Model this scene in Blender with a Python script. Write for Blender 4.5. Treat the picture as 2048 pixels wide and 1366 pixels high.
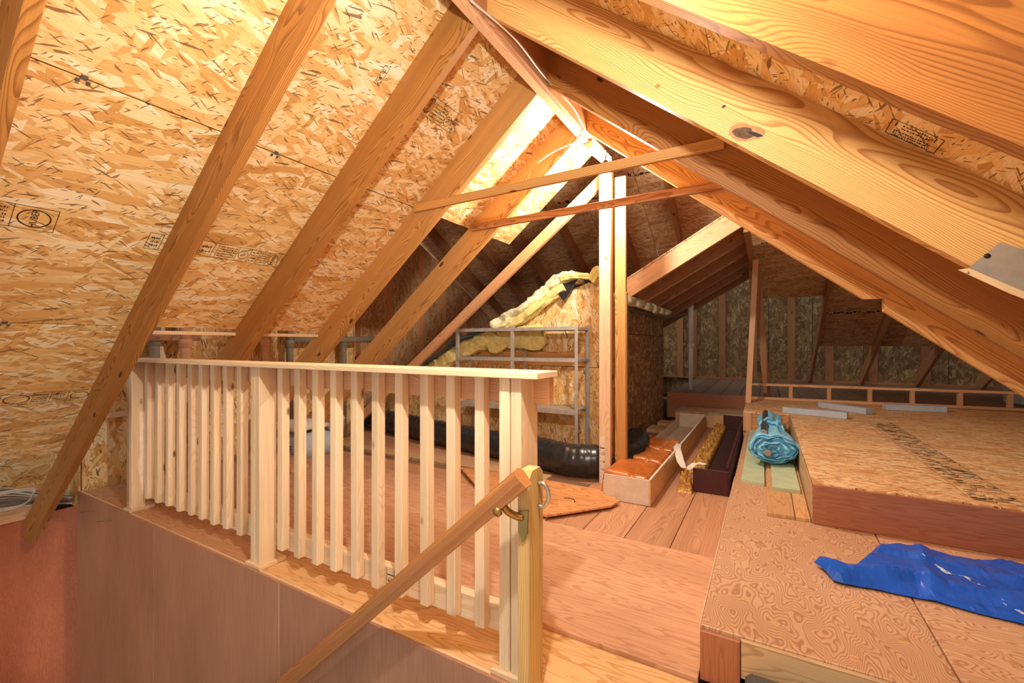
import bpy, bmesh, math, random
from mathutils import Vector as V, Matrix, noise
for o in list(bpy.data.objects): bpy.data.objects.remove(o)
SC = bpy.context.scene
COL = SC.collection
rnd = random.Random(7)

# ------------------------------------------------------------------ camera, light, exposure
H = 1.05
cam_d = bpy.data.cameras.new('camera')
cam = bpy.data.objects.new('camera', cam_d); COL.objects.link(cam)
cam_d.lens = 36 * 878 / 2048; cam_d.sensor_width = 36; cam_d.sensor_fit = 'HORIZONTAL'
cam_d.shift_y = 7 / 2048; cam_d.clip_start = 0.03
cam.location = (0, 0, H); cam.rotation_euler = (math.pi/2, 0, math.radians(30))
SC.camera = cam
wd = bpy.data.worlds.new('world'); SC.world = wd; wd.use_nodes = True
wd.node_tree.nodes['Background'].inputs[0].default_value = (1.0, 0.99, 0.97, 1)
wd.node_tree.nodes['Background'].inputs[1].default_value = 0.42
def lamp(name, loc, power, radius, color):
    l = bpy.data.lights.new(name, 'POINT'); l.energy = power; l.shadow_soft_size = radius; l.color = color
    o = bpy.data.objects.new(name, l); COL.objects.link(o); o.location = loc; return o
lamp('stair_lamp_light', (-0.42, 0.62, 1.86), 56, 0.025, (1, 0.97, 0.92))
lamp('flash_light', (0.12, -0.7, 1.45), 3.5, 0.22, (1, 0.97, 0.93))
BULB_STRENGTH = 1950.0
SC.view_settings.view_transform = 'Standard'; SC.view_settings.look = 'None'
SC.view_settings.gamma = 1; SC.view_settings.use_curve_mapping = False
SC.view_settings.exposure = 0.52
SC.cycles.use_denoising = True
SC.cycles.max_bounces = 8; SC.cycles.diffuse_bounces = 5; SC.cycles.glossy_bounces = 3
SC.cycles.caustics_reflective = False; SC.cycles.caustics_refractive = False
SC.cycles.sample_clamp_indirect = 6

# ------------------------------------------------------------------ materials
def lin(h):
    if isinstance(h, tuple): c = [x/255 for x in h]
    else: c = [int(h[i:i+2], 16)/255 for i in (0, 2, 4)]
    return tuple(x/12.92 if x <= 0.04045 else ((x+0.055)/1.055)**2.4 for x in c) + (1,)
class NT:
    def __init__(s, name, rough=0.6, spec=0.3):
        s.m = bpy.data.materials.new(name); s.m.use_nodes = True
        s.t = s.m.node_tree; s.b = s.t.nodes['Principled BSDF']
        s.b.inputs['Roughness'].default_value = rough
        s.b.inputs['Specular IOR Level'].default_value = spec
    def n(s, typ, ins=None, **kw):
        nd = s.t.nodes.new(typ)
        for k, v in kw.items(): setattr(nd, k, v)
        for k, v in (ins or {}).items():
            if hasattr(v, 'is_linked'): s.t.links.new(v, nd.inputs[k])
            else: nd.inputs[k].default_value = v
        return nd
    def math(s, op, a, b=0.0, c=0.0): return s.n('ShaderNodeMath', {0: a, 1: b, 2: c}, operation=op).outputs[0]
    def mix(s, f, a, b, bt='MIX'):
        nd = s.n('ShaderNodeMix', {0: f, 6: a, 7: b}, data_type='RGBA', blend_type=bt); return nd.outputs[2]
    def ramp(s, f, stops, interp='LINEAR'):
        nd = s.n('ShaderNodeValToRGB', {0: f}); cr = nd.color_ramp; cr.interpolation = interp
        while len(cr.elements) < len(stops): cr.elements.new(0.5)
        for e, (p, c) in zip(cr.elements, stops): e.position = p; e.color = c
        return nd.outputs[0]
    def coords(s, spread=9.0):
        tc = s.n('ShaderNodeTexCoord'); oi = s.n('ShaderNodeObjectInfo')
        r = oi.outputs['Random']
        comb = s.n('ShaderNodeCombineXYZ', {0: s.math('MULTIPLY', r, spread), 1: 0.0, 2: 0.0})
        s.rand = r; s.obj = tc.outputs['Object']
        return s.n('ShaderNodeVectorMath', {0: tc.outputs['Object'], 1: comb.outputs[0]}, operation='ADD').outputs[0]
    def scale(s, v, sc, rot=None):
        if rot is not None:
            v = s.n('ShaderNodeVectorRotate', {'Vector': v, 'Angle': rot}, rotation_type='Z_AXIS').outputs[0]
        return s.n('ShaderNodeVectorMath', {0: v, 1: sc}, operation='MULTIPLY').outputs[0]
    def noise(s, v, scale=1.0, detail=3.0, rough=0.5):
        return s.n('ShaderNodeTexNoise', {'Vector': v, 'Scale': scale, 'Detail': detail, 'Roughness': rough})
    def bump(s, h, strength=0.3, dist=0.002):
        bp = s.n('ShaderNodeBump', {'Height': h, 'Strength': strength, 'Distance': dist})
        s.t.links.new(bp.outputs[0], s.b.inputs['Normal'])
    def col(s, c): s.t.links.new(c, s.b.inputs['Base Color'])

def lumber(name, light, dark, ring=42.0, knots=True, tone=0.25, contrast=0.75, rough=0.55):
    s = NT(name, rough, 0.35); p = s.coords()
    # rings round a pith lying along local X, bent by slow noise so faces show cathedral figure
    sep = s.n('ShaderNodeSeparateXYZ', {0: p})
    slow = s.noise(s.scale(p, (0.9, 5.0, 5.0)), 1.0, 2.0).outputs['Color']
    dist = s.n('ShaderNodeVectorMath', {0: slow, 1: (0.5, 0.5, 0.5)}, operation='SUBTRACT').outputs[0]
    dist = s.scale(dist, (0.0, 0.16, 0.10))
    r2 = s.math('SUBTRACT', s.math('MULTIPLY', s.math('FRACT', s.math('MULTIPLY', s.rand, 17.3)), 0.16), 0.08)
    off = s.n('ShaderNodeCombineXYZ', {0: 0.0, 1: r2, 2: 0.075})
    q = s.n('ShaderNodeVectorMath', {0: s.n('ShaderNodeVectorMath', {0: p, 1: dist}, operation='ADD').outputs[0], 1: off.outputs[0]}, operation='ADD').outputs[0]
    qs = s.n('ShaderNodeSeparateXYZ', {0: q})
    rad = s.math('SQRT', s.math('ADD', s.math('MULTIPLY', qs.outputs[1], qs.outputs[1]), s.math('MULTIPLY', qs.outputs[2], qs.outputs[2])))
    ph = s.math('MULTIPLY', rad, ring*4)
    kd = None
    if knots:
        kv = s.n('ShaderNodeTexVoronoi', {'Vector': s.scale(p, (2.6, 6.0, 6.0)), 'Scale': 1.0})
        kd = kv.outputs['Distance']
        bend = s.math('MULTIPLY', s.math('MAXIMUM', s.math('SUBTRACT', 0.42, kd), 0.0), 9.0)
        ph = s.math('ADD', ph, bend)
    fr = s.math('FRACT', ph)
    base = s.ramp(fr, [(0.0, light), (0.5, light), (0.86, dark), (0.96, dark), (1.0, light)])
    fine = s.noise(s.scale(p, (4.0, 260.0, 260.0)), 1.0, 2.0).outputs[0]
    mid = s.noise(s.scale(p, (0.7, 14.0, 14.0)), 1.0, 2.0).outputs[0]
    avg = tuple(light[i]*0.6 + dark[i]*0.4 for i in range(3)) + (1,)
    c = s.mix(contrast, avg, base)
    c = s.mix(0.28, c, s.ramp(fine, [(0.3, (0.55, 0.5, 0.45, 1)), (0.65, (1.15, 1.12, 1.1, 1))]), 'MULTIPLY')
    c = s.mix(0.5, c, s.ramp(mid, [(0.3, (0.72, 0.66, 0.6, 1)), (0.7, (1.15, 1.15, 1.15, 1))]), 'MULTIPLY')
    tv = s.math('ADD', 1.0 - tone/2, s.math('MULTIPLY', s.math('FRACT', s.math('MULTIPLY', s.rand, 7.7)), tone))
    tcol = s.n('ShaderNodeCombineColor', {0: tv, 1: s.math('POWER', tv, 1.25), 2: s.math('POWER', tv, 1.5)}).outputs[0]
    c = s.mix(1.0, c, tcol, 'MULTIPLY')
    if knots:
        km = s.ramp(kd, [(0.055, (1, 1, 1, 1)), (0.085, (0, 0, 0, 1))])
        c = s.mix(km, c, (dark[0]*0.28, dark[1]*0.24, dark[2]*0.22, 1))
    s.col(c); s.bump(fine, 0.12, 0.001); return s.m

def osb(name, stops, dark=(0.19, 0.085, 0.035, 1), rough=0.62, sl=0.13, sw=0.024, spl=0.25, edge=0.22):
    s = NT(name, rough, 0.3); p = s.coords()
    p2 = s.scale(p, (1, 1, 0)) if False else p
    wob = s.noise(p, 5.0, 1.0).outputs['Color']
    wob = s.scale(s.n('ShaderNodeVectorMath', {0: wob, 1: (0.5, 0.5, 0.5)}, operation='SUBTRACT').outputs[0], (0.03, 0.05, 0.0))
    pw = s.n('ShaderNodeVectorMath', {0: p, 1: wob}, operation='ADD').outputs[0]
    def layer(ang, L, W, off):
        v = s.n('ShaderNodeVectorMath', {0: pw, 1: (off, off*1.7, 0)}, operation='ADD').outputs[0]
        v = s.scale(v, (1/L, 1/W, 0.0), ang)
        vo = s.n('ShaderNodeTexVoronoi', {'Vector': v, 'Scale': 1.0, 'Randomness': 1.0}, voronoi_dimensions='2D')
        ve = s.n('ShaderNodeTexVoronoi', {'Vector': v, 'Scale': 1.0, 'Randomness': 1.0}, voronoi_dimensions='2D', feature='DISTANCE_TO_EDGE')
        sc = s.n('ShaderNodeSeparateColor', {0: vo.outputs['Color']})
        return sc.outputs[0], sc.outputs[1], ve.outputs[0], v
    r, m, e, v = layer(0.0, sl, sw, 0.0)
    val, edg = r, e
    gr = s.noise(s.scale(pw, (12.0, 240.0, 1.0)), 1.0, 2.0).outputs[0]
    for ang, L, W, off, th in ((0.42, sl*1.0, sw*1.1, 3.3, 0.55), (-0.5, sl*0.8, sw*0.9, 7.1, 0.62), (1.15, sl*0.6, sw*1.2, 11.7, 0.86), (0.12, sl*1.3, sw*1.7, 17.0, 0.72)):
        r2, m2, e2, v2 = layer(ang, L, W, off)
        k = s.math('GREATER_THAN', m2, th)
        val = s.n('ShaderNodeMix', {0: k, 2: val, 3: r2}).outputs[0]
        edg = s.n('ShaderNodeMix', {0: k, 2: edg, 3: e2}).outputs[0]
    base = s.ramp(val, stops)
    c = s.mix(0.4, base, s.ramp(gr, [(0.3, (0.62, 0.55, 0.48, 1)), (0.62, (1.12, 1.12, 1.1, 1))]), 'MULTIPLY')
    ed = s.ramp(edg, [(0.0, (1, 1, 1, 1)), (0.06, (0, 0, 0, 1))])
    c = s.mix(s.math('MULTIPLY', ed, edge), c, (stops[0][1][0]*0.45, stops[0][1][1]*0.35, stops[0][1][2]*0.3, 1))
    # dark splinters
    for ang, L, W, off, th in ((0.3, 0.075, 0.008, 1.3, 0.988-0.02*spl), (-0.5, 0.045, 0.005, 5.3, 0.985-0.04*spl), (0.9, 0.03, 0.004, 8.8, 0.985-0.05*spl), (0.1, 0.02, 0.0035, 12.8, 0.985-0.06*spl)):
        r3, m3, e3, v3 = layer(ang, L, W, off)
        k = s.math('MULTIPLY', s.math('GREATER_THAN', m3, th), s.ramp(e3, [(0.02, (0, 0, 0, 1)), (0.1, (1, 1, 1, 1))]))
        c = s.mix(s.math('MULTIPLY', k, 0.85), c, dark)
    big = s.noise(p, 1.3, 2.0).outputs[0]
    c = s.mix(0.5, c, s.ramp(big, [(0.3, (0.9, 0.86, 0.8, 1)), (0.7, (1.1, 1.1, 1.1, 1))]), 'MULTIPLY')
    s.col(c); s.bump(s.math('ADD', val, s.math('MULTIPLY', edg, 0.8)), 0.25, 0.0015); return s.m

def plywood(name, light, dark, sx=1.6, sy=6.0, k=26.0, width=0.35, blotch=0.4, rough=0.5, amount=0.8):
    """rotary-cut veneer: contour lines of a stretched noise field"""
    s = NT(name, rough, 0.35); p = s.coords()
    f = s.noise(s.scale(p, (sx, sy, 1.0)), 1.0, 2.5, 0.55).outputs[0]
    w = s.noise(s.scale(p, (9.0, 40.0, 1.0)), 1.0, 2.0).outputs[0]
    ph = s.math('ADD', s.math('MULTIPLY', f, k), s.math('MULTIPLY', w, 0.7))
    fr = s.math('FRACT', ph)
    m = s.ramp(fr, [(0.0, (0, 0, 0, 1)), (1-width-0.12, (0.1, 0.1, 0.1, 1)), (1-width*0.5, (1, 1, 1, 1)), (0.97, (0.9, 0.9, 0.9, 1)), (1.0, (0, 0, 0, 1))])
    c = s.mix(s.math('MULTIPLY', m, amount), light, dark)
    fine = s.noise(s.scale(p, (6.0, 300.0, 1.0)), 1.0, 2.0).outputs[0]
    c = s.mix(0.25, c, s.ramp(fine, [(0.3, (0.7, 0.66, 0.62, 1)), (0.65, (1.1, 1.1, 1.1, 1))]), 'MULTIPLY')
    big = s.noise(s.scale(p, (1.2, 3.0, 1.0)), 1.0, 3.0).outputs[0]
    c = s.mix(blotch, c, s.ramp(big, [(0.3, (0.7, 0.62, 0.56, 1)), (0.7, (1.2, 1.18, 1.15, 1))]), 'MULTIPLY')
    tv = s.math('ADD', 0.94, s.math('MULTIPLY', s.rand, 0.12))
    c = s.mix(1.0, c, s.n('ShaderNodeCombineColor', {0: tv, 1: tv, 2: tv}).outputs[0], 'MULTIPLY')
    s.col(c); s.bump(fine, 0.08, 0.001); return s.m

def plain(name, c, rough=0.5, metal=0.0, var=0.15, vs=30.0, spec=0.4, bump=0.0, sheen=0.0, trans=0.0):
    s = NT(name, rough, spec); p = s.coords()
    n = s.noise(p, vs, 4.0, 0.6).outputs[0]
    lo = tuple(x*(1-var) for x in c[:3]) + (1,); hi = tuple(min(1, x*(1+var)) for x in c[:3]) + (1,)
    s.col(s.ramp(n, [(0.3, lo), (0.7, hi)])); s.b.inputs['Metallic'].default_value = metal
    if bump: s.bump(n, bump, 0.003)
    return s.m

MT = {}
MT['fir'] = lumber('fir_rafter', lin((226, 174, 102)), lin((172, 108, 50)), 56, tone=0.22)
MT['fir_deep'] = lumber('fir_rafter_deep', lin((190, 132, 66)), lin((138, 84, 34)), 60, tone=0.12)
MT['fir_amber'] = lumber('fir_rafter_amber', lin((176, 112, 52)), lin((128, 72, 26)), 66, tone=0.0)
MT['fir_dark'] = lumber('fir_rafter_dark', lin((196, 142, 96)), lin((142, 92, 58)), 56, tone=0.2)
MT['stud'] = lumber('stud_lumber', lin((238, 190, 142)), lin((206, 144, 96)), 56, tone=0.2, contrast=0.6)
MT['pine'] = lumber('pale_pine', lin((250, 230, 196)), lin((232, 194, 146)), 60, tone=0.14, contrast=0.5)
MT['plank'] = lumber('floor_plank', lin((214, 166, 130)), lin((176, 124, 92)), 34, tone=0.16, contrast=0.5)
MT['greyplank'] = lumber('grey_plank', lin((150, 122, 98)), lin((108, 84, 66)), 40, tone=0.3, contrast=0.5)
MT['rail'] = lumber('handrail_wood', lin((196, 138, 84)), lin((150, 94, 52)), 70, knots=False, tone=0.0, rough=0.35)
MT['treated'] = lumber('treated_lumber', lin((222, 196, 132)), lin((186, 148, 84)), 44, tone=0.1, contrast=0.6)
MT['osb'] = osb('osb_sheathing', [(0.0, lin((212, 160, 92))), (0.2, lin((230, 182, 112))), (0.5, lin((241, 204, 138))), (0.78, lin((250, 224, 168))), (1.0, lin((254, 240, 204)))])
MT['osb_b'] = osb('osb_sheathing_shaded', [(0.0, lin((204, 150, 104))), (0.3, lin((222, 172, 122))), (0.6, lin((234, 190, 142))), (1.0, lin((246, 212, 168)))])  # same board as osb, with the far slope's shade put into its colour
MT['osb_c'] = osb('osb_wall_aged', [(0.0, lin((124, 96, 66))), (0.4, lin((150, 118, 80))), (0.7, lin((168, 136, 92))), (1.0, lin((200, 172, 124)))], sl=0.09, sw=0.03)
MT['osb_f'] = osb('osb_floor', [(0.0, lin((206, 146, 88))), (0.4, lin((230, 180, 124))), (0.7, lin((242, 204, 154))), (1.0, lin((250, 222, 180)))], spl=0.1, edge=0.2, sl=0.07, sw=0.012)
MT['ply_fig'] = plywood('figured_plywood', lin((216, 176, 140)), lin((172, 118, 86)), 2.4, 5.5, 44, 0.4, 0.3, amount=0.8)

MT['ply_floor'] = plywood('floor_plywood', lin((212, 166, 132)), lin((184, 134, 102)), 1.0, 9.0, 18, 0.3, 0.5)
MT['ply_pale'] = plywood('pale_plywood', lin((236, 194, 140)), lin((208, 150, 96)), 1.2, 7.0, 16, 0.3, 0.4)
MT['lauan'] = plywood('red_lauan', lin((178, 116, 82)), lin((154, 92, 62)), 1.2, 18.0, 14, 0.4, 0.5, 0.45, 0.6)
MT['lauan_dk'] = plywood('knee_wall_plywood', lin((188, 142, 114)), lin((170, 124, 98)), 0.8, 24.0, 10, 0.4, 0.5, 0.38, 0.5)
MT['redply'] = plywood('red_plywood', lin((206, 120, 80)), lin((170, 88, 56)), 3.0, 16.0, 16, 0.5, 0.9, 0.5, 0.3)
MT['orange'] = plywood('orange_plywood', lin((222, 162, 108)), lin((184, 118, 74)), 1.2, 6.0, 16, 0.3)
MT['greyply'] = plywood('grey_plywood', lin((206, 176, 136)), lin((176, 140, 98)), 1.0, 8.0, 14, 0.3)
MT['laminate'] = plywood('laminate_board', lin((214, 170, 122)), lin((190, 140, 92)), 1.0, 10.0, 12, 0.3)
MT['green'] = plain('pale_green_board', lin((186, 202, 168)), 0.6, 0, 0.1, 14)
MT['foamgrey'] = plain('pale_blue_grey_foam', lin((186, 196, 206)), 0.7, 0, 0.08, 40, bump=0.2)
MT['steel'] = plain('galvanised_steel', lin((188, 184, 176)), 0.45, 0.35, 0.2, 12)
MT['plate'] = plain('dull_zinc_plate', lin((186, 178, 158)), 0.45, 0.6, 0.14, 18)
MT['shelf'] = plain('grey_shelf_board', lin((176, 166, 150)), 0.5, 0.2, 0.12, 12)
MT['black'] = plain('black_plastic_film', lin((38, 40, 44)), 0.28, 0, 0.3, 20, 0.6)
MT['socket'] = plain('black_lampholder', lin((24, 22, 20)), 0.4)
MT['pvc'] = plain('white_pvc', lin((246, 238, 222)), 0.4, 0, 0.06, 8)
MT['pvc_pink'] = plain('peach_pvc', lin((232, 176, 132)), 0.45, 0, 0.08, 8)
MT['pvc_grey'] = plain('grey_pvc', lin((150, 140, 126)), 0.45, 0, 0.08, 8)
MT['wool'] = plain('yellow_glass_wool', lin((246, 222, 144)), 0.95, 0, 0.22, 24, 0.1, bump=0.8)
MT['wool_pale'] = plain('cream_glass_wool', lin((250, 236, 194)), 0.95, 0, 0.16, 24, 0.1, bump=0.8)
MT['kraft'] = plain('blue_grey_facing', lin((96, 112, 120)), 0.5, 0, 0.2, 16)
MT['white'] = plain('white_carton', lin((226, 216, 200)), 0.6, 0, 0.1, 16, bump=0.2)
MT['cream'] = plain('cream_carton', lin((226, 188, 138)), 0.6, 0, 0.1, 16)
MT['film'] = plain('white_film', lin((238, 230, 218)), 0.3, 0, 0.08, 20)
MT['copper'] = plain('brown_plastic_wrap', lin((196, 112, 52)), 0.25, 0, 0.25, 10, 0.6)
MT['maroon'] = plain('dark_maroon_card', lin((72, 34, 34)), 0.5, 0, 0.18, 30)
MT['maroon_in'] = plain('dark_brown_card', lin((52, 28, 26)), 0.6, 0, 0.2, 12)
MT['gold'] = plain('gold_crinkled_wrap', lin((190, 140, 66)), 0.4, 0.2, 0.75, 90, 0.6, bump=1.0)
MT['bluecloth'] = plain('blue_cloth', lin((130, 198, 228)), 0.75, 0, 0.22, 18)
MT['tarp'] = plain('blue_plastic_sheet', lin((24, 92, 206)), 0.22, 0, 0.12, 8, 0.55)
MT['tarp_w'] = plain('white_print', lin((216, 226, 240)), 0.3, 0, 0.1, 20)
MT['carpet'] = plain('grey_carpet', lin((96, 94, 90)), 0.95, 0, 0.5, 320, 0.1, bump=0.8)
MT['ink'] = plain('black_ink', lin((56, 36, 20)), 0.8, 0, 0.3, 120)
MT['ink_faint'] = plain('faded_ink', lin((128, 100, 70)), 0.8, 0, 0.35, 90)
MT['crack'] = plain('dark_gap', lin((46, 34, 28)), 0.9)
MT['cable'] = plain('pale_cable', lin((196, 180, 160)), 0.4, 0, 0.08)
MT['cable_grey'] = plain('grey_cable', lin((112, 106, 100)), 0.4, 0, 0.2)
MT['brass'] = plain('brass_bracket', lin((176, 148, 88)), 0.35, 0.85, 0.15, 20)
MT['zinc'] = plain('zinc_hook', lin((206, 200, 190)), 0.3, 0.9, 0.1, 20)
MT['burl'] = plain('dark_knot', lin((92, 62, 32)), 0.7, 0, 0.5, 60)
MT['burl_rim'] = plain('knot_rim', lin((176, 122, 70)), 0.6, 0, 0.2, 60)
MT['clip'] = plain('grey_clip', lin((104, 104, 100)), 0.45, 0.4)
MT['tape_w'] = plain('white_ruler', lin((236, 226, 210)), 0.6, 0, 0.04)
MT['nail'] = plain('nail_steel', lin((140, 120, 104)), 0.4, 0.8)
MT['bin'] = plain('grey_bin', lin((150, 150, 148)), 0.5)
MT['plaster'] = plain('white_smear', lin((244, 228, 204)), 0.8, 0, 0.08)
s = NT('lamp_glow'); s.b.inputs['Emission Color'].default_value = (1, 0.92, 0.8, 1); s.b.inputs['Emission Strength'].default_value = BULB_STRENGTH
MT['glow'] = s.m

# ------------------------------------------------------------------ builders
WM = {}
def link(o, parent=None, M=None):
    COL.objects.link(o)
    M = M or Matrix.Identity(4)
    if parent is not None:
        o.parent = parent; o.matrix_parent_inverse = WM[parent.name].inverted()
    o.matrix_basis = M; WM[o.name] = M; return o
def empty(name, loc=(0, 0, 0), parent=None):
    o = bpy.data.objects.new(name, None); o.empty_display_size = 0.1
    return link(o, parent, Matrix.Translation(loc))
def tag(o, label=None, cat=None, group=None, kind=None):
    if label: o['label'] = label
    if cat: o['category'] = cat
    if group: o['group'] = group
    if kind: o['kind'] = kind
    return o
def structure(name, label=None, loc=(0, 0, 0)):
    o = empty(name, loc); o['kind'] = 'structure'
    if label: o['label'] = label
    return o
def frame(o, X, Y, Z=None):
    X = V(X).normalized(); Y = V(Y); Y = (Y - X*Y.dot(X)).normalized(); Z = X.cross(Y)
    M = Matrix.Identity(4)
    for i in range(3): M[i][0], M[i][1], M[i][2], M[i][3] = X[i], Y[i], Z[i], o[i]
    return M
CACHE = {}
def boxmesh(L, W, T, mat, bev):
    key = (round(L, 4), round(W, 4), round(T, 4), mat, bev)
    if key in CACHE: return CACHE[key]
    bm = bmesh.new(); bmesh.ops.create_cube(bm, size=1)
    for v in bm.verts: v.co = V((v.co.x*L, v.co.y*W, v.co.z*T))
    b = min(bev, L*0.3, W*0.3, T*0.3)
    if bev: bmesh.ops.bevel(bm, geom=bm.edges[:], offset=b, segments=1, affect='EDGES', profile=0.5)
    me = bpy.data.meshes.new('box'); bm.to_mesh(me); bm.free(); me.materials.append(MT[mat]); CACHE[key] = me
    return me
def box(name, c, X, Y, dims, mat, parent=None, bev=0.002):
    return link(bpy.data.objects.new(name, boxmesh(*dims, mat, bev)), parent, frame(V(c), X, Y))
AX = (V((1, 0, 0)), V((0, 1, 0)), V((0, 0, 1)))
def ab(name, xr, yr, zr, mat, parent=None, grain=None, bev=0.002):
    """axis-aligned board; the grain runs along its longest side unless told otherwise"""
    r = (xr, yr, zr); d = [abs(b-a) for a, b in r]; c = V([(a+b)/2 for a, b in r])
    i = grain if grain is not None else max(range(3), key=lambda k: d[k])
    rest = sorted([k for k in range(3) if k != i], key=lambda k: -d[k])
    return box(name, c, AX[i], AX[rest[0]], (d[i], d[rest[0]], d[rest[1]]), mat, parent, bev)
def beam(name, p0, p1, side, w, t, mat, parent=None, bev=0.002):
    p0, p1 = V(p0), V(p1)
    return box(name, (p0+p1)/2, p1-p0, side, ((p1-p0).length, w, t), mat, parent, bev)
def mesh(name, verts, faces, mat, parent=None, M=None, smooth=False, mats=None, midx=None):
    M = M or Matrix.Identity(4); I = M.inverted()
    me = bpy.data.meshes.new(name); me.from_pydata([I @ V(v) for v in verts], [], faces)
    for m in (mats or [mat]): me.materials.append(MT[m])
    bm = bmesh.new(); bm.from_mesh(me); bmesh.ops.recalc_face_normals(bm, faces=bm.faces); bm.to_mesh(me); bm.free()
    if midx:
        for p, i in zip(me.polygons, midx): p.material_index = i
    if smooth:
        for p in me.polygons: p.use_smooth = True
    return link(bpy.data.objects.new(name, me), parent, M)
def prism(name, poly, ext, mat, parent=None, X=None, Y=None):
    """extrude the 3D polygon by the vector ext; local X along X"""
    n = len(poly); poly = [V(p) for p in poly]; e = V(ext)
    vs = poly + [p+e for p in poly]
    fs = [tuple(range(n)), tuple(range(2*n-1, n-1, -1))] + [(i, (i+1) % n, n+(i+1) % n, n+i) for i in range(n)]
    c = sum(vs, V())/len(vs)
    return mesh(name, vs, fs, mat, parent, frame(c, X or (poly[1]-poly[0]), Y or e))
def tube(name, pts, r, mat, parent=None, seg=8, cap=True, rf=None, smooth=True):
    pts = [V(p) for p in pts]; vs, fs = [], []; n = len(pts); up = V((0.13, 0.21, 0.97))
    for i, p in enumerate(pts):
        t = (pts[min(i+1, n-1)]-pts[max(i-1, 0)]).normalized()
        a = t.cross(up)
        if a.length < 0.1: a = t.cross(V((1, 0, 0)))
        a.normalize(); b = t.cross(a); rr = r(i) if callable(r) else r
        for k in range(seg):
            th = 2*math.pi*k/seg; q = rf(i, k) if rf else 1.0
            vs.append(p + (a*math.cos(th)+b*math.sin(th))*rr*q)
    for i in range(n-1):
        for k in range(seg):
            fs.append((i*seg+k, i*seg+(k+1) % seg, (i+1)*seg+(k+1) % seg, (i+1)*seg+k))
    if cap: fs += [tuple(range(seg)), tuple(range((n-1)*seg, n*seg))]
    return mesh(name, vs, fs, mat, parent, Matrix.Translation(pts[0]), smooth)
def spline(pts, n):
    """Catmull-Rom through pts"""
    P = [V(p) for p in pts]; P = [P[0]*2-P[1]] + P + [P[-1]*2-P[-2]]; out = []
    for i in range(1, len(P)-2):
        for k in range(n):
            t = k/n; a, b, c, d = P[i-1:i+3]
            out.append(0.5*((2*b)+(c-a)*t+(2*a-5*b+4*c-d)*t*t+(3*b-a-3*c+d)*t**3))
    out.append(P[-2]); return out
def lathe(name, prof, c, mat, parent=None, seg=16, axis=(0, 0, 1)):
    Z = V(axis).normalized(); X = Z.orthogonal().normalized(); Y = Z.cross(X); c = V(c); vs, fs = [], []
    for r, z in prof:
        for k in range(seg):
            th = 2*math.pi*k/seg; vs.append(c+X*math.cos(th)*r+Y*math.sin(th)*r+Z*z)
    for i in range(len(prof)-1):
        for k in range(seg): fs.append((i*seg+k, i*seg+(k+1) % seg, (i+1)*seg+(k+1) % seg, (i+1)*seg+k))
    fs += [tuple(range(seg)), tuple(range((len(prof)-1)*seg, len(prof)*seg))]
    return mesh(name, vs, fs, mat, parent, Matrix.Translation(c), True)

# roof planes: underside of the rafters and of the sheathing
S, XC, ZB, ZT = 0.815, -1.055, 2.49, 2.735
def lz(x, z0): return z0 + S*(x-XC)
def rz(x, z0): return z0 - S*(x-XC)
FS = 0.53
def fz(y, top=0.0): return 5.40 + top - FS*y

# ------------------------------------------------------------------ roof sheathing
def slope_panel(name, x0, x1, y0, y1, side, mat, parent, gap=0.0025):
    s = S if side == 'L' else -S; n = V((-s, 0, 1)).normalized()
    zz = (lambda x: lz(x, ZT)) if side == 'L' else (lambda x: rz(x, ZT))
    a, b = V((x0, 0, zz(x0))), V((x1, 0, zz(x1))); u = (b-a).normalized()
    a += u*gap; b -= u*gap; c = (a+b)/2 + V((0, (y0+y1)/2, 0)) + n*0.0065
    return box(name, c, (0, 1, 0), u, (y1-y0-2*gap, (b-a).length, 0.013), mat, parent, 0.001)
ceil_l = structure('ceiling')
ROWX = [XC-0.02, -2.01, -3.0, -3.985]
PL = {}
for i, spans in enumerate(([(-1.45, 1.02), (1.02, 3.43)], [(-1.45, -0.2), (-0.2, 2.215)], [(-1.45, 1.035)])):
    for j, (a, b) in enumerate(spans):
        PL[i, j] = slope_panel('panel', ROWX[i], ROWX[i+1], a, b, 'L', 'osb', ceil_l, gap=0.0035)
prism('light_stop', [(XC, -1.45, ZT+0.03), (XC, 3.43, ZT+0.03), (-2.0, 3.43, lz(-2.0, ZT+0.03)), (-2.0, 2.2, lz(-2.0, ZT+0.03)), (-2.98, 2.2, lz(-2.98, ZT+0.03)), (-2.98, 1.02, lz(-2.98, ZT+0.03)), (-3.98, 1.02, lz(-3.98, ZT+0.03)), (-3.98, -1.45, lz(-3.98, ZT+0.03))], (0, 0, 0.004), 'crack', ceil_l)  # dark sheet added above the panels to stop light leaking through joints
ceil_r = structure('ceiling')
RX = [XC+0.02, -0.158, 0.83, 1.85]
PR = {}
for i in range(3):
    for j, (a, b) in enumerate([(-1.45, 1.0), (1.0, 2.84)]):
        PR[i, j] = slope_panel('panel', RX[i], RX[i+1], a, b, 'R', 'osb', ceil_r)
prism('light_stop', [(XC, -1.45, ZT+0.03), (XC, 2.83, ZT+0.03), (1.84, 2.83, rz(1.84, ZT+0.03)), (1.84, -1.45, rz(1.84, ZT+0.03))], (0, 0, 0.004), 'crack', ceil_r)  # added sheet, keeps world light out of the right slope joints
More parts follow.
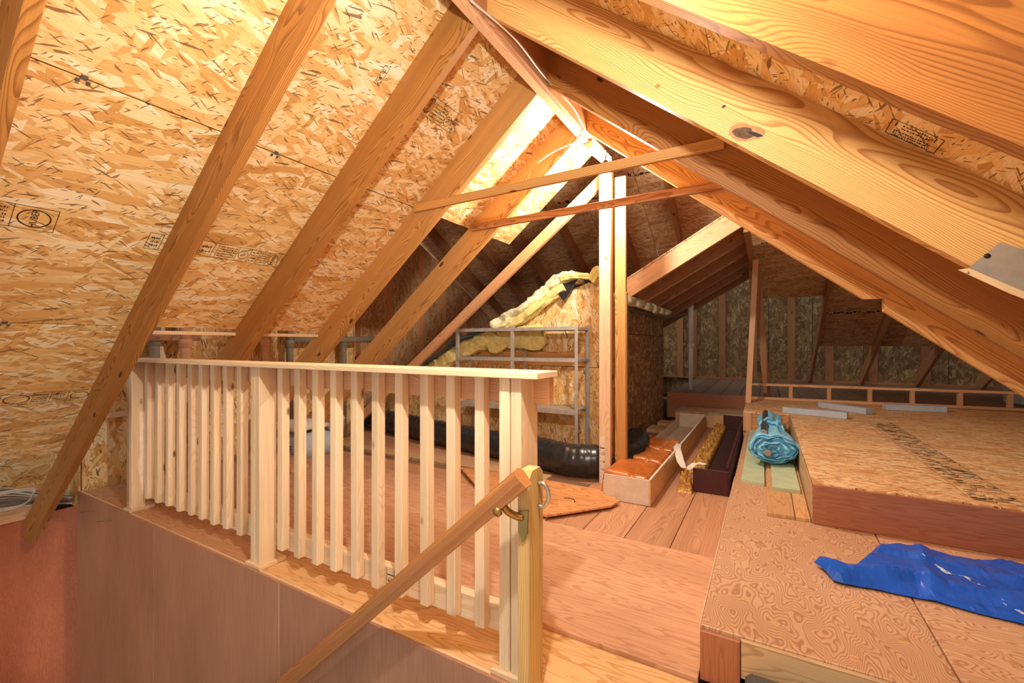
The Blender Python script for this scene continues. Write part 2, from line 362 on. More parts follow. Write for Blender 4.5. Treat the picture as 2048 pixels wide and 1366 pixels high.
# far slope of the crossing wing, then an unseen near slope and left cover added to seal out sky light
ceil_f = structure('ceiling')
def far_panel(x0, x1, y0, y1, mat='osb_b'):
    a, b = V((0, y0, fz(y0, 0.2))), V((0, y1, fz(y1, 0.2))); u = (b-a).normalized(); n = V((0, FS, 1)).normalized()
    c = (a+b)/2 + V(((x0+x1)/2, 0, 0)) + n*0.0065
    return box('panel', c, (1, 0, 0), u, (x1-x0-0.005, (b-a).length-0.005, 0.013), mat, ceil_f, 0.001)
for x0, x1, ys in ((-4.9, -1.95, [4.0, 5.35, 6.45, 7.5, 8.6, 9.7]), (-1.95, -1.28, [4.0, 5.35, 6.45, 7.5]), (-1.28, -0.2, [4.0, 5.35, 6.15]), (-1.28, -0.72, [6.15, 7.0]),
                   (-0.195, 0.74, [4.0, 5.35, 6.45, 7.32]), (0.74, 2.15, [4.0, 5.35, 6.45, 7.32, 8.62]), (2.15, 4.2, [4.0, 5.35, 6.45, 7.32, 8.62])):
    for a, b in zip(ys, ys[1:]): far_panel(x0, x1, a, b)
for x0, x1, y1 in ((-4.9, -1.29, 7.4), (-1.35, -0.18, 6.14), (-0.19, 4.2, 7.2), (0.75, 4.2, 8.6)):
    prism('light_stop', [(x0, 4.0, fz(4.0, 0.225)), (x1, 4.0, fz(4.0, 0.225)), (x1, y1, fz(y1, 0.225)), (x0, y1, fz(y1, 0.225))], (0, 0, 0.004), 'crack', ceil_f)  # sheets added over the far slope to block light at its seams
cn = structure('ceiling')  # unseen closing panels, added to keep world light out
def quad_panel(pts, mat, parent, name='panel'):
    p = [V(q) for q in pts]; n = (p[1]-p[0]).cross(p[3]-p[0]).normalized()
    if n.z < 0: n = -n
    return prism(name, p, n*0.013, mat, parent, X=p[1]-p[0], Y=p[3]-p[0])
def nz(y): return 3.5-FS*(4.0-y)
for x0, x1, y0 in ((-4.9, -2.4, 0.9), (-2.4, -2.02, 2.25), (-2.02, -0.05, 3.45), (-0.05, 1.9, 2.3), (1.9, 4.2, 2.3)):
    quad_panel([(x0, y0, nz(y0)), (x1, y0, nz(y0)), (x1, 4.0, nz(4.0)), (x0, 4.0, nz(4.0))], 'osb_b', cn)

# ------------------------------------------------------------------ walls
wl = structure('wall_left')
for y0, y1 in ((-1.5, 1.19), (1.19, 2.4), (2.4, 3.6)):
    ab('panel', (-4.865, -4.852) if y0 < 0 else (-4.285, -4.272), (y0+0.002, y1-0.002), (-0.12, 1.75), 'osb', wl)
ab('return_panel', (-4.865, -4.26), (1.17, 1.183), (-0.12, 1.75), 'osb', wl)
ab('return_panel', (-4.865, -4.26), (3.6, 3.613), (-0.1, 1.75), 'osb_b', wl)
ab('backing', (-4.90, -4.868), (-1.6, 9.9), (-2.5, 1.0), 'crack', wl)  # added dark sheet, stops sky showing through the panel joints
for y0, y1 in ((3.55, 4.74), (4.74, 5.95), (5.95, 7.1), (7.1, 8.4), (8.4, 9.8)):
    p = [(-4.865, y0+0.002, -0.1), (-4.865, y1-0.002, -0.1), (-4.865, y1-0.002, fz(y1, 0.19)), (-4.865, y0+0.002, min(fz(y0, 0.19), 3.0))]
    prism('panel', p, (0.013, 0, 0), 'osb_b', wl, X=(0, 0, 1), Y=(0, 1, 0))
for y in (3.6, 4.15, 4.71, 5.42, 5.99, 6.6):
    ab('stud', (-4.852, -4.762), (y-0.019, y+0.019), (-0.1, min(fz(y, 0.05), 2.9)), 'stud', wl)
ab('plate', (-4.852, -4.762), (3.55, 7.1), (-0.14, -0.1), 'stud', wl)
ab('nailer', (-4.272, -4.23), (1.2, 1.75), (0.505, 0.545), 'pine', wl)
ab('sill', (-4.852, -4.80), (-1.5, 1.16), (-0.256, -0.10), 'stud', wl)
ab('nailer', (-4.852, -4.80), (-1.5, 1.16), (-0.06, -0.02), 'stud', wl)
ab('panel', (-4.865, -4.845), (-1.5, 1.6), (-2.4, -0.255), 'redply', wl, grain=2)
ab('blocking', (-4.865, -4.82), (0.98, 1.07), (-0.25, -0.09), 'orange', wl)
ab('blocking', (-4.865, -4.815), (1.075, 1.16), (-0.25, -0.10), 'treated', wl)

kw = structure('wall_stairwell')
for x0, x1 in ((-4.26, -3.07), (-3.07, -1.86), (-1.86, -0.55)):
    ab('panel', (x0+0.0025, x1-0.0025), (1.163, 1.175), (-2.4, 0.004), 'lauan_dk', kw, grain=2, bev=0.001)
ab('edge_strip', (-4.26, -0.55), (1.1755, 1.19), (-0.02, 0.001), 'pine', kw)
for x in (-3.072, -1.862):
    ab('joint_strip', (x-0.002, x+0.002), (1.165, 1.1735), (-2.4, 0.0), 'pine', kw)

wb = structure('wall_back')
ab('backing', (-4.9, 4.2), (9.815, 9.83), (-0.1, 2.4), 'crack', wb)  # added behind the back wall to block light at its joints
for k, (x0, x1) in enumerate(((-4.9, -3.6), (-3.6, -2.6), (-2.6, -1.9), (-1.9, -1.3), (-1.3, -0.75), (-0.75, 0.05), (0.05, 0.75), (0.75, 1.5), (1.5, 2.6), (2.6, 4.2))):
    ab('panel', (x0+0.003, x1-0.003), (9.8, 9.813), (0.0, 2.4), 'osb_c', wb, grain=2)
for x in (-2.1, -1.55, -1.28, -0.75, -0.2, 0.42, 1.0, 1.62, 2.3):
    ab('stud', (x-0.06, x+0.06), (9.71, 9.8), (0.37, 2.2), 'fir_dark', wb)
ab('plate', (-2.6, 4.2), (9.70, 9.8), (0.365, 0.40), 'fir_dark', wb)
wr = structure('wall_right')
for y0, y1 in ((2.9, 5.2), (5.2, 7.6), (7.6, 9.8)):
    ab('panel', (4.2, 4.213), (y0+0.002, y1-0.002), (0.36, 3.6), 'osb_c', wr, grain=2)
wf = structure('wall_front')
for x0, x1 in ((1.72, 2.9), (2.9, 4.2)):
    ab('panel', (x0+0.002, x1-0.002), (2.86, 2.873), (0.36, 2.9), 'osb_c', wf, grain=2)

# shelf wall with a raking top, and the boxed-in bump beside it
ws = structure('wall_shelf')
ab('backing', (-2.3, -1.265), (4.115, 4.125), (0.0, 1.3), 'crack', ws)  # sheet added to block light between the shelf wall panels
rake = [(-4.4, 0.36), (-3.43, 0.80), (-2.85, 1.03), (-2.02, 1.40), (-1.74, 1.58), (-1.5, 1.66), (-1.27, 1.66)]
prism('panel', [(x, 4.10, z) for x, z in [(-4.4, 0.0)] + rake[:4] + [(-2.02, 0.0)]], (0, 0.013, 0), 'osb', ws, X=(0, 0, 1), Y=(1, 0, 0))
prism('panel', [(-2.015, 4.10, 0.0), (-2.015, 4.10, 0.83), (-1.27, 4.10, 0.83), (-1.27, 4.10, 0.0)], (0, 0.013, 0), 'osb', ws, X=(0, 0, 1), Y=(1, 0, 0))
prism('panel', [(-2.015, 4.10, 0.835), (-2.015, 4.10, 1.40), (-1.74, 4.10, 1.58), (-1.5, 4.10, 1.66), (-1.27, 4.10, 1.66), (-1.27, 4.10, 0.835)], (0, 0.013, 0), 'osb', ws, X=(0, 0, 1), Y=(1, 0, 0))
ab('ledger', (-2.75, -1.5), (4.062, 4.10), (0.84, 0.98), 'fir', ws)
ab('corner_stud', (-1.35, -1.26), (4.06, 4.10), (0.0, 1.55), 'fir_dark', ws)
wx = structure('wall_bump')
ab('backing', (-1.28, -1.266), (4.12, 6.44), (0.0, 1.4), 'crack', wx)  # sheet added to block light at the bump wall joint
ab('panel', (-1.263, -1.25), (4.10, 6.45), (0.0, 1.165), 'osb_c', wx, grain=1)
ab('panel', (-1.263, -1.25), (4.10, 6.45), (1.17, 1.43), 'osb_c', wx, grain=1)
ab('top_plate', (-1.35, -1.24), (4.12, 6.45), (1.43, 1.45), 'fir_dark', wx)
# ------------------------------------------------------------------ floors
fl = structure('floor')
ab('subfloor', (-4.27, 4.2), (1.19, 9.8), (-0.16, -0.022), 'crack', fl)
ab('panel', (-4.24, -2.07), (1.19, 1.468), (-0.02, 0.0), 'ply_floor', fl)
ab('panel', (-2.065, 0.6), (1.19, 1.468), (-0.02, 0.0), 'ply_pale', fl)
ab('panel', (-0.54, 0.9), (0.1, 1.187), (-0.02, 0.0), 'ply_pale', fl)
ab('panel', (-1.137, -0.182), (1.47, 2.335), (-0.02, 0.016), 'ply_floor', fl)
ab('panel', (-2.66, -1.14), (1.47, 2.69), (-0.02, 0.005), 'ply_floor', fl)
ab('panel', (-4.85, -2.665), (1.47, 2.69), (-0.02, 0.005), 'ply_floor', fl)
for x0, x1 in ((-0.427, -0.182), (-0.665, -0.431), (-0.90, -0.669), (-1.137, -0.904)):
    ab('plank', (x0, x1), (2.338, 6.5), (-0.02, 0.0), 'plank', fl)
ab('plank', (-3.0, -1.14), (2.695, 2.93), (-0.02, 0.0), 'plank', fl)
ab('plank', (-3.0, -1.14), (2.935, 3.17), (-0.02, 0.0), 'greyplank', fl)
ab('plank', (-4.85, -3.005), (2.695, 2.93), (-0.02, 0.0), 'plank', fl)
ab('plank', (-4.85, -3.005), (2.935, 3.17), (-0.02, 0.0), 'greyplank', fl)
for y0, y1 in ((3.175, 3.62), (3.625, 4.1)):
    ab('panel', (-4.85, -1.14), (y0, y1), (-0.02, 0.0), 'ply_floor', fl)
# wing floor two risers up: planks running away from the rail
fw = structure('floor')
x = -1.24
while x < 4.1:
    w = 0.235
    ab('plank', (x, min(x+w-0.006, 4.2)), (6.70 if x < -0.2 else 6.46, 9.8), (0.34, 0.365), 'greyplank', fw); x += w
ab('riser_board', (-1.245, -0.2), (6.68, 6.70), (0.0, 0.365), 'lauan', fw)
ab('edge_board', (-1.30, -1.245), (6.66, 6.70), (0.26, 0.29), 'stud', fw)
low = structure('floor'); ab('occluder_slab', (-4.85, 1.5), (-1.6, 1.16), (-2.45, -2.4), 'lauan_dk', low)  # unseen slab, added to block world light from below

# ------------------------------------------------------------------ rafters
def rafter(side, y, x_end, label, mat='fir', tail=None, x_in=0.019):
    sg = -1 if side == 'L' else 1
    zf = lz if side == 'L' else rz
    xi = XC + sg*x_in
    if side == 'L' and tail == 'plumb':
        poly = [(xi, zf(xi, ZB)), (-4.575, zf(-4.575, ZB)), (-4.73, -0.385), (-4.73, zf(-4.73, ZT))]
        poly[1] = (-4.575, -0.378)
    elif tail == 'notch':
        poly = [(xi, zf(xi, ZB)), (0.428, zf(0.428, ZB)), (0.507, zf(0.428, ZB)), (0.507, zf(0.507, ZB)), (x_end, zf(x_end, ZB)), (x_end, zf(x_end, ZT))]
    else:
        poly = [(xi, zf(xi, ZB)), (x_end, zf(x_end, ZB)), (x_end, zf(x_end, ZT))]
    poly.append((xi, zf(xi, ZT)))
    o = prism('rafter', [(px, y, pz) for px, pz in poly], (0, 0.038, 0), mat, None, X=(sg, 0, -S), Y=(S, 0, sg))
    return tag(o, label, 'rafter', 'left slope rafters' if side == 'L' else 'right slope rafters')
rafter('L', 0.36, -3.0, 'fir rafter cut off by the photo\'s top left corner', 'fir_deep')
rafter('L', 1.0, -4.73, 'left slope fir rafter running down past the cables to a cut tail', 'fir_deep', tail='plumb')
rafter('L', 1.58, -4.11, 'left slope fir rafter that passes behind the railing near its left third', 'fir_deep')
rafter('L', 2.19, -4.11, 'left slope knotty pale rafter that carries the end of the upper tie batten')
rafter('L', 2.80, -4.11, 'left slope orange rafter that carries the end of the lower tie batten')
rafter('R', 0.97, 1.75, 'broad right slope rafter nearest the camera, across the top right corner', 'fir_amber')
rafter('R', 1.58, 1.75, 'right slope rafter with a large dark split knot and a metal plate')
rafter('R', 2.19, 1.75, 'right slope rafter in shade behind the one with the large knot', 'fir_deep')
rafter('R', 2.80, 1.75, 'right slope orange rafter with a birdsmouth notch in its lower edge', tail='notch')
o = beam('rafter', (-1.09, 3.40, 2.40), (-4.25, 3.40, -0.02), (0, 1, 0), 0.038, 0.089, 'stud'); tag(o, 'thin pinkish lumber strut sloping down left from the post behind the metal shelves', 'rafter')
o = prism('ridge_board', [(XC-0.019, -1.45, 2.46), (XC-0.019, 3.18, 2.46), (XC-0.019, 3.18, 2.74), (XC-0.019, -1.45, 2.74)], (0.038, 0, 0), 'fir_dark', None, X=(0, 1, 0), Y=(0, 0, 1))
tag(o, 'ridge board along the peak where both roof slopes meet', 'beam')
o = beam('batten', (XC-0.02, 0.6, 2.447), (XC-0.02, 2.9, 2.452), (1, 0, 0), 0.045, 0.02, 'stud'); tag(o, 'thin pinkish batten nailed under the ridge carrying a cable', 'batten')
o = beam('ridge_block', (XC-0.0, 2.88, 2.43), (XC+0.035, 3.2, 2.425), (1, 0, 0), 0.06, 0.05, 'pine'); tag(o, 'short pale block at the ridge end just above the bare bulb', 'block')
# far-slope rafters
for i, (xx, y1) in enumerate(((-4.4, 7.4), (-3.7, 7.4), (-3.05, 7.4), (-2.35, 7.4), (-1.58, 7.4), (-0.93, 5.9), (0.70, 9.68), (1.43, 9.62), (2.15, 9.6), (2.9, 9.6))):
    y0 = 4.0; t = 0.0
    poly = [(xx-0.019, y0, fz(y0)), (xx-0.019, y1, fz(y1)), (xx-0.019, y1, fz(y1, 0.2)), (xx-0.019, y0, fz(y0, 0.2))]
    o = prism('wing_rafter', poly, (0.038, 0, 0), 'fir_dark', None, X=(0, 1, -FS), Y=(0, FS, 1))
    lab = ['leftmost wing rafter, above the gable wall studs', 'wing rafter on the shaded far slope, second from the left', 'wing rafter on the shaded far slope, third from the left',
           'wing rafter running down to the yellow insulation from above', 'wing rafter ending just left of the twin post top', 'short wing rafter between the post and the knotted rafter',
           'wing rafter beside the leaning studs, reaching the low rail', 'wing rafter reaching the low rail below the birdsmouth notch', 'thick wing rafter end behind the low rail at right',
           'wing rafter stub at the far right behind the low rail'][i]
    tag(o, lab, 'rafter', 'far slope rafters')
# lower gable rafters over the bump
cg = structure('ceiling')
for k in range(6):
    y = 4.30 + 0.66*k
    x0, x1 = -1.24, -0.17
    g = lambda xx: 2.085 + 0.575*(xx+0.17)
    poly = [(x0, y, g(x0)), (x1, y, g(x1)), (x1, y, g(x1)+0.185), (x0, y, g(x0)+0.185)]
    if k == 0: poly = [(x0, y, g(x0)), (x1, y, g(x1)), (0.05, y, g(0.05)), (0.05, y, g(0.05)+0.185), (x0, y, g(x0)+0.185)]
    elif k > 2: poly = [(-1.9, y, g(-1.9)), (x1, y, g(x1)), (x1, y, g(x1)+0.185), (-1.9, y, g(-1.9)+0.185)]
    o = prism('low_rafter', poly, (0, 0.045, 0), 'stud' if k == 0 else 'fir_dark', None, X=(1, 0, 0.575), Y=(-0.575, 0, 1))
    tag(o, ['front beam of the low gable, lit pink, sloping up right from the twin post', 'low gable rafter directly behind the lit front beam', 'third low gable rafter back, above the pale insulation',
            'fourth low gable rafter back, above the white vent pipe', 'fifth low gable rafter back, deep in shade', 'last low gable rafter before the dark back wall'][k], 'rafter', 'low gable rafters')
    if k < 6:
        a, b = V((-1.9 if k > 1 else x0, y, 0)), V((x1, y, 0)); a.z = g(a.x)+0.19; b.z = g(b.x)+0.19
        quad_panel([a, b, b+V((0, 0.655, 0)), a+V((0, 0.655, 0))], 'osb_b', cg)
o = beam('low_ridge', (-0.15, 4.36, 2.13), (-0.15, 8.4, 2.13), (0, 0, 1), 0.18, 0.038, 'fir_dark'); tag(o, 'shaded ridge board at the top of the low gable rafters', 'beam')
o = beam('leaning_stud', (-0.178, 5.9, 0.366), (-0.10, 5.98, 2.06), (1, 0, 0), 0.06, 0.038, 'stud'); tag(o, 'pale slender stud standing at the left end of the low rail', 'stud')
o = beam('leaning_stud', (0.02, 6.75, 0.366), (-0.1, 6.5, 2.05), (1, 0, 0), 0.085, 0.038, 'fir_dark'); tag(o, 'darker stud leaning behind the pale slender stud', 'stud')
# tie battens
o = beam('tie_batten', (-1.99, 2.175, 1.945), (-0.16, 2.175, 1.955), (0, 0, 1), 0.05, 0.022, 'fir'); tag(o, 'upper tie batten crossing in front of the bare bulb', 'batten', 'tie battens between the slopes')
o = beam('tie_batten', (-1.965, 2.785, 1.955), (-0.21, 2.785, 1.97), (0, 0, 1), 0.05, 0.022, 'fir_dark'); tag(o, 'lower reddish tie batten below the bare bulb', 'batten', 'tie battens between the slopes')

# ------------------------------------------------------------------ twin post with ruler
tp = empty('twin_post', (-1.04, 3.2, 0)); tag(tp, 'tall twin lumber post to the ridge with a numbered white ruler at its foot', 'post')
ab('stud', (-1.085, -1.0), (3.19, 3.228), (0.0, 2.41), 'pine', tp)
ab('stud', (-1.052, -1.014), (3.232, 3.32), (0.0, 2.38), 'fir', tp)
ab('stud', (-0.998, -0.915), (3.30, 3.338), (0.0, 2.33), 'fir', tp)
ab('bark_edge', (-0.914, -0.907), (3.302, 3.337), (0.0, 1.45), 'fir_dark', tp)
rul = ab('ruler', (-1.078, -1.04), (3.1865, 3.1898), (0.02, 0.36), 'tape_w', tp, bev=0.0)
def text(name, body, size, M, mat, parent, ext=0.0003, align='CENTER'):
    c = bpy.data.curves.new(name, 'FONT'); c.body = body; c.size = size; c.align_x = align; c.align_y = 'CENTER'; c.extrude = ext
    c.materials.append(MT[mat]); c.resolution_u = 2
    t = bpy.data.objects.new(name+'_tmp', c); COL.objects.link(t)
    bpy.context.view_layer.update()
    me = bpy.data.meshes.new_from_object(t); bpy.data.objects.remove(t)
    if not me.materials: me.materials.append(MT[mat])
    return link(bpy.data.objects.new(name, me), parent, M)
def flat(o, X, Y): return frame(V(o), X, Y)
for z, s_ in ((0.235, '20'), (0.175, '18'), (0.118, '16')):
    text('number', s_, 0.028, flat((-1.053, 3.1862, z), (1, 0, 0), (0, 0, 1)), 'ink', rul)
vs, fs = [], []
def q4(vs, fs, o, u, v, a0, a1, b0, b1):
    n = len(vs); vs += [o+u*a0+v*b0, o+u*a1+v*b0, o+u*a1+v*b1, o+u*a0+v*b1]; fs.append((n, n+1, n+2, n+3))
O, U, W = V((-1.078, 3.1861, 0.02)), V((1, 0, 0)), V((0, 0, 1))
q4(vs, fs, O, U, W, 0, 0.038, 0.255, 0.262)
for k in range(10): q4(vs, fs, O, U, W, 0.002, 0.010 if k % 2 else 0.006, 0.012+k*0.0285, 0.016+k*0.0285)
mesh('tick_marks', vs, fs, 'ink', rul)['kind'] = 'stuff'

# ------------------------------------------------------------------ bulb, socket, cables
lb = empty('bare_bulb', (-0.965, 2.97, 2.2)); tag(lb, 'bare lit bulb in a black lampholder near the ridge end of the twin post', 'lamp')
lathe('socket', [(0.012, 0.10), (0.026, 0.085), (0.026, 0.045), (0.018, 0.035)], (-0.965, 2.97, 2.235), 'socket', lb)
tube('cord', [(-0.965, 2.97, 2.33), (-0.97, 3.0, 2.38), (-0.985, 3.08, 2.43)], 0.004, 'socket', lb, seg=6)
lathe('bulb', [(0.012, 0.028), (0.016, 0.015), (0.027, -0.008), (0.03, -0.025), (0.024, -0.045), (0.008, -0.054)], (-0.965, 2.97, 2.245), 'glow', lb)
cp = spline([(-1.03, 1.45, 2.44), (-1.0, 1.75, 2.46), (-1.02, 2.1, 2.48), (-0.99, 2.45, 2.46), (-1.01, 2.7, 2.44), (-0.98, 2.95, 2.42), (-0.985, 3.1, 2.43)], 8)
tag(tube('ridge_cable', cp, 0.005, 'cable', seg=6), 'pale cable stapled along the ridge batten to the bulb', 'cable')
cp = spline([(-1.02, 2.75, 2.43), (-1.12, 2.78, 2.42), (-1.26, 2.74, 2.37), (-1.36, 2.7, 2.30)], 8)
tag(tube('loose_cable', cp, 0.005, 'cable', seg=6), 'loose grey cable end hanging left of the ridge block', 'cable')
# cable bundle along the left wall
n = 0
for k in range(13):
    col = 'cable' if k % 2 == 0 else 'cable_grey'
    z = 0.045 - 0.0135*k; xx = -4.78 + 0.012*((k*7) % 5)
    pts = spline([(xx, -0.6, z+0.03), (xx+0.02*math.sin(k), 0.4, z), (xx+0.02, 0.85, z*0.9-0.01), (xx+0.12, 1.05, z*0.5-0.06), (xx+0.42, 1.15, z*0.3-0.05)], 6)
    tag(tube('house_cable', pts, 0.0065, col, seg=6), ('topmost', 'second highest', 'third highest', 'fourth highest', 'fifth highest', 'sixth highest', 'middle', 'sixth lowest', 'fifth lowest', 'fourth lowest', 'third lowest', 'second lowest', 'bottom')[k+(k > 6)*0]+' electric cable of the bundle along the left wall', 'cable', 'cable bundle on the left wall')
for k in range(2):
    pts = spline([(-4.7, 0.5, 0.02-0.012*k), (-4.55, 0.9, 0.035-0.012*k), (-4.44, 0.99, 0.04-0.01*k), (-4.44, 0.985, 0.01), (-4.52, 0.975, -0.06), (-4.62, 0.9, -0.10-0.01*k), (-4.7, 0.5, -0.11)], 6)
    tag(tube('cable_loop', pts, 0.006, 'cable', seg=6), ['upper white cable looped over the rafter tail', 'lower white cable looped over the rafter tail'][k], 'cable')

# ------------------------------------------------------------------ railing
rl = empty('deck_railing', (-2.0, 1.24, 0)); tag(rl, 'pale pine deck railing with square balusters and flat cap along the stairwell', 'railing')
beam('cap_rail', (-3.535, 1.236, 0.957), (-0.585, 1.236, 0.957), (0, 1, 0), 0.148, 0.02, 'pine', rl)
ab('ledger', (-3.5, -0.6), (1.275, 1.313), (0.857, 0.946), 'stud', rl)
ab('bottom_rail', (-3.47, -2.0), (1.275, 1.313), (0.073, 0.162), 'pine', rl)
ab('bottom_rail', (-1.995, -0.66), (1.275, 1.313), (0.073, 0.162), 'pine', rl)
BX = [-3.258, -3.126, -2.994, -2.863, -2.733, -2.62, -2.498, -2.377, -2.249, -1.916, -1.793, -1.67, -1.553, -1.43, -1.311, -1.19, -1.068, -0.95, -0.831]
for i, bx_ in enumerate(BX):
    bx_ *= 1.0378
    j = rnd.uniform(-0.006, 0.006)
    beam('baluster', (bx_+0.019+j*0.5, 1.255, 0.088+j), (bx_+0.019, 1.255, 0.946), (0, 1, 0), 0.038, 0.038, 'pine', rl)
ab('post_board', (-3.513, -3.475), (1.19, 1.26), (0.0, 0.946), 'greyply', rl)
ab('post_board', (-3.474, -3.44), (1.19, 1.262), (0.0, 0.946), 'pine', rl)
for x0, x1 in ((-2.128, -2.092), (-2.091, -2.055)):
    ab('post_board', (x0, x1), (1.19, 1.274), (0.0, 0.946), 'pine', rl)
ab('post_board', (-0.735, -0.697), (1.19, 1.279), (0.0, 0.946), 'pine', rl)
ab('post_board', (-0.692, -0.655), (1.19, 1.305), (0.0, 0.946), 'pine', rl)
for x0, x1 in ((-3.52, -3.43), (-2.15, -2.03), (-0.76, -0.645)):
    ab('shoe_block', (x0, x1), (1.177, 1.2) if x0 > -1 else (1.177, 1.31), (0.0005, 0.02), 'pine', rl)
vs, fs = [], []
O, U, W = V((-3.4395, 1.215, 0.1)), V((0, 1, 0)), V((0, 0, 1))
pts = [(0.03, 0.0), (0.042, 0.0), (0.042, 0.5), (0.036, 0.55), (0.03, 0.46), (0.014, 0.38), (0.02, 0.26), (0.004, 0.2), (0.018, 0.1)]
mesh('smear', [O+U*a+W*b for a, b in pts], [tuple(range(len(pts)))], 'plaster', rl)
vs, fs = [], []
O, U, W = V((-1.318, 1.2745, 0.09)), V((1, 0, 0)), V((0, 0, 1))
for a in ((0.0, 0.002, -.015, .066), (0.042, 0.045, -.015, .066), (0.048, 0.053, -.015, .066), (0.004, .040, .040, .044), (.008, .034, .015, .018), (.008, .034, .004, .007), (.012, .016, -.008, .03), (.024, .028, -.008, .03)): q4(vs, fs, O, U, W, *a)
mesh('grade_stamp', vs, fs, 'ink', rl)

# stair post and handrail
sp = empty('stair_post', (-0.61, 1.17, 0)); tag(sp, 'short rounded-top stair post of treated lumber beside the railing end', 'post')
prism('upright', [(-0.632, 1.13, 0.0), (-0.632, 1.219, 0.0), (-0.632, 1.219, 0.66), (-0.632, 1.20, 0.68), (-0.632, 1.15, 0.68), (-0.632, 1.13, 0.66)], (0.038, 0, 0), 'treated', sp, X=(0, 0, 1), Y=(0, 1, 0))
hk = tube('hook', spline([(-0.593, 1.185, 0.635), (-0.572, 1.187, 0.632), (-0.560, 1.19, 0.60), (-0.572, 1.187, 0.568), (-0.593, 1.185, 0.565)], 5), 0.006, 'zinc', sp, seg=8)
hr = empty('handrail', (-0.6, 1.085, 0.66)); tag(hr, 'brown oval wooden handrail sloping down left across the stairwell wall', 'handrail')
vs, fs = [], []; p0, p1 = V((-0.592, 1.085, 0.678)), V((-2.35, 1.085, -0.925)); X = (p1-p0).normalized(); Y = V((0, 1, 0)); Z = X.cross(Y)
prof = [(-0.026, -0.012), (-0.019, -0.026), (0.0, -0.029), (0.019, -0.026), (0.026, -0.012), (0.024, 0.008), (0.02, 0.02), (0.018, 0.03), (-0.018, 0.03), (-0.02, 0.02), (-0.024, 0.008)]
if Z.z > 0: prof = [(a, -b) for a, b in prof]
prof = [(a, b) for a, b in prof]
for p in (p0, p1): vs += [p+Y*a+Z*b for a, b in prof]
m_ = len(prof); fs = [tuple(range(m_)), tuple(range(m_, 2*m_))] + [(i, (i+1) % m_, m_+(i+1) % m_, m_+i) for i in range(m_)]
mesh('rail', vs, fs, 'rail', hr, frame((p0+p1)/2, X, Y))
bk = tube('bracket', spline([(-0.655, 1.085, 0.585), (-0.648, 1.10, 0.565), (-0.632, 1.118, 0.55), (-0.615, 1.1285, 0.545)], 5), lambda i: 0.011, 'brass', hr, seg=10)
prism('bracket_plate', [(-0.630, 1.1295, 0.56), (-0.596, 1.1295, 0.57), (-0.600, 1.1295, 0.50), (-0.613, 1.1295, 0.475), (-0.626, 1.1295, 0.50)], (0, -0.006, 0), 'brass', hr)
lathe('bolt', [(0.014, 0.0), (0.016, 0.012), (0.009, 0.02)], (-0.662, 1.078, 0.575), 'brass', bk, axis=(-0.5, -0.7, -0.3))

# ------------------------------------------------------------------ platforms at right
pf = empty('platform', (0.3, 2.0, 0)); tag(pf, 'low platform of figured plywood under the blue plastic sheet', 'platform')
ab('top_panel', (-0.178, 0.442), (1.505, 5.14), (0.148, 0.165), 'ply_fig', pf)
ab('top_panel', (0.447, 1.7), (1.505, 2.65), (0.148, 0.165), 'ply_fig', pf)
ab('side_board', (-0.178, -0.165), (1.52, 6.4), (0.0, 0.148), 'pine', pf)
ab('edge_trim', (-0.1815, -0.1785), (1.505, 3.3), (0.135, 0.1655), 'pine', pf)
ab('end_board', (-0.178, -0.066), (1.488, 1.504), (0.0, 0.155), 'lauan', pf, grain=2)
ab('front_board', (-0.064, 1.7), (1.49, 1.504), (0.045, 0.160), 'greyply', pf)
for x, y in ((0.03, 1.63), (0.12, 2.06), (0.27, 1.88), (0.36, 1.72), (0.22, 1.56), (0.6, 1.75)):
    lathe('plug', [(0.014, 0.0), (0.014, 0.0006), (0.010, 0.0006)], (x, y, 0.1648), 'laminate', pf, seg=12)
up = empty('platform', (1.0, 4.0, 0.165)); tag(up, 'raised platform with an oriented strand board top and reddish riser', 'platform')
for x0, x1 in ((0.205, 0.868), (0.872, 1.75)):
    ab('top_panel', (x0, x1), (2.64, 5.13), (0.35, 0.365), 'osb_f', up, grain=0)
ab('top_panel', (-0.2, 1.2), (5.135, 6.46), (0.35, 0.365), 'osb_f', up, grain=0)
ab('top_panel', (1.205, 3.0), (5.135, 6.46), (0.35, 0.365), 'osb_f', up, grain=0)
ab('top_panel', (1.755, 3.0), (2.9, 5.13), (0.35, 0.365), 'osb_f', up, grain=0)
ab('riser_board', (0.204, 1.75), (2.625, 2.64), (0.166, 0.358), 'lauan', up)
ab('side_board', (0.200, 0.2045), (2.64, 5.13), (0.166, 0.35), 'greyply', up)
ab('rear_riser', (-0.12, 0.2), (5.12, 5.135), (0.166, 0.352), 'orange', up)
ab('rear_riser', (-0.2, -0.122), (5.115, 5.135), (0.166, 0.352), 'stud', up, grain=2)
ab('rear_riser', (-0.2, -0.185), (5.135, 6.46), (0.0, 0.352), 'orange', up)
# print along the panel joint
vs, fs = [], []
for k in range(420):
    y = rnd.uniform(2.68, 5.0); a = rnd.uniform(-0.075, 0.085); l = rnd.uniform(0.01, 0.06); t = rnd.uniform(0.004, 0.014)
    if abs(a) < 0.004: continue
    q4(vs, fs, V((0.87+a, y, 0.3656)), V((1, 0, 0)), V((0, 1, 0)), 0, min(l, 0.09-a), 0, t)
for a in (-0.08, 0.09): q4(vs, fs, V((0.87+a, 2.75, 0.3656)), V((1, 0, 0)), V((0, 1, 0)), 0, 0.003, 0, 2.2)
o = mesh('edge_print', vs, fs, 'ink_faint', up); o['kind'] = 'stuff'

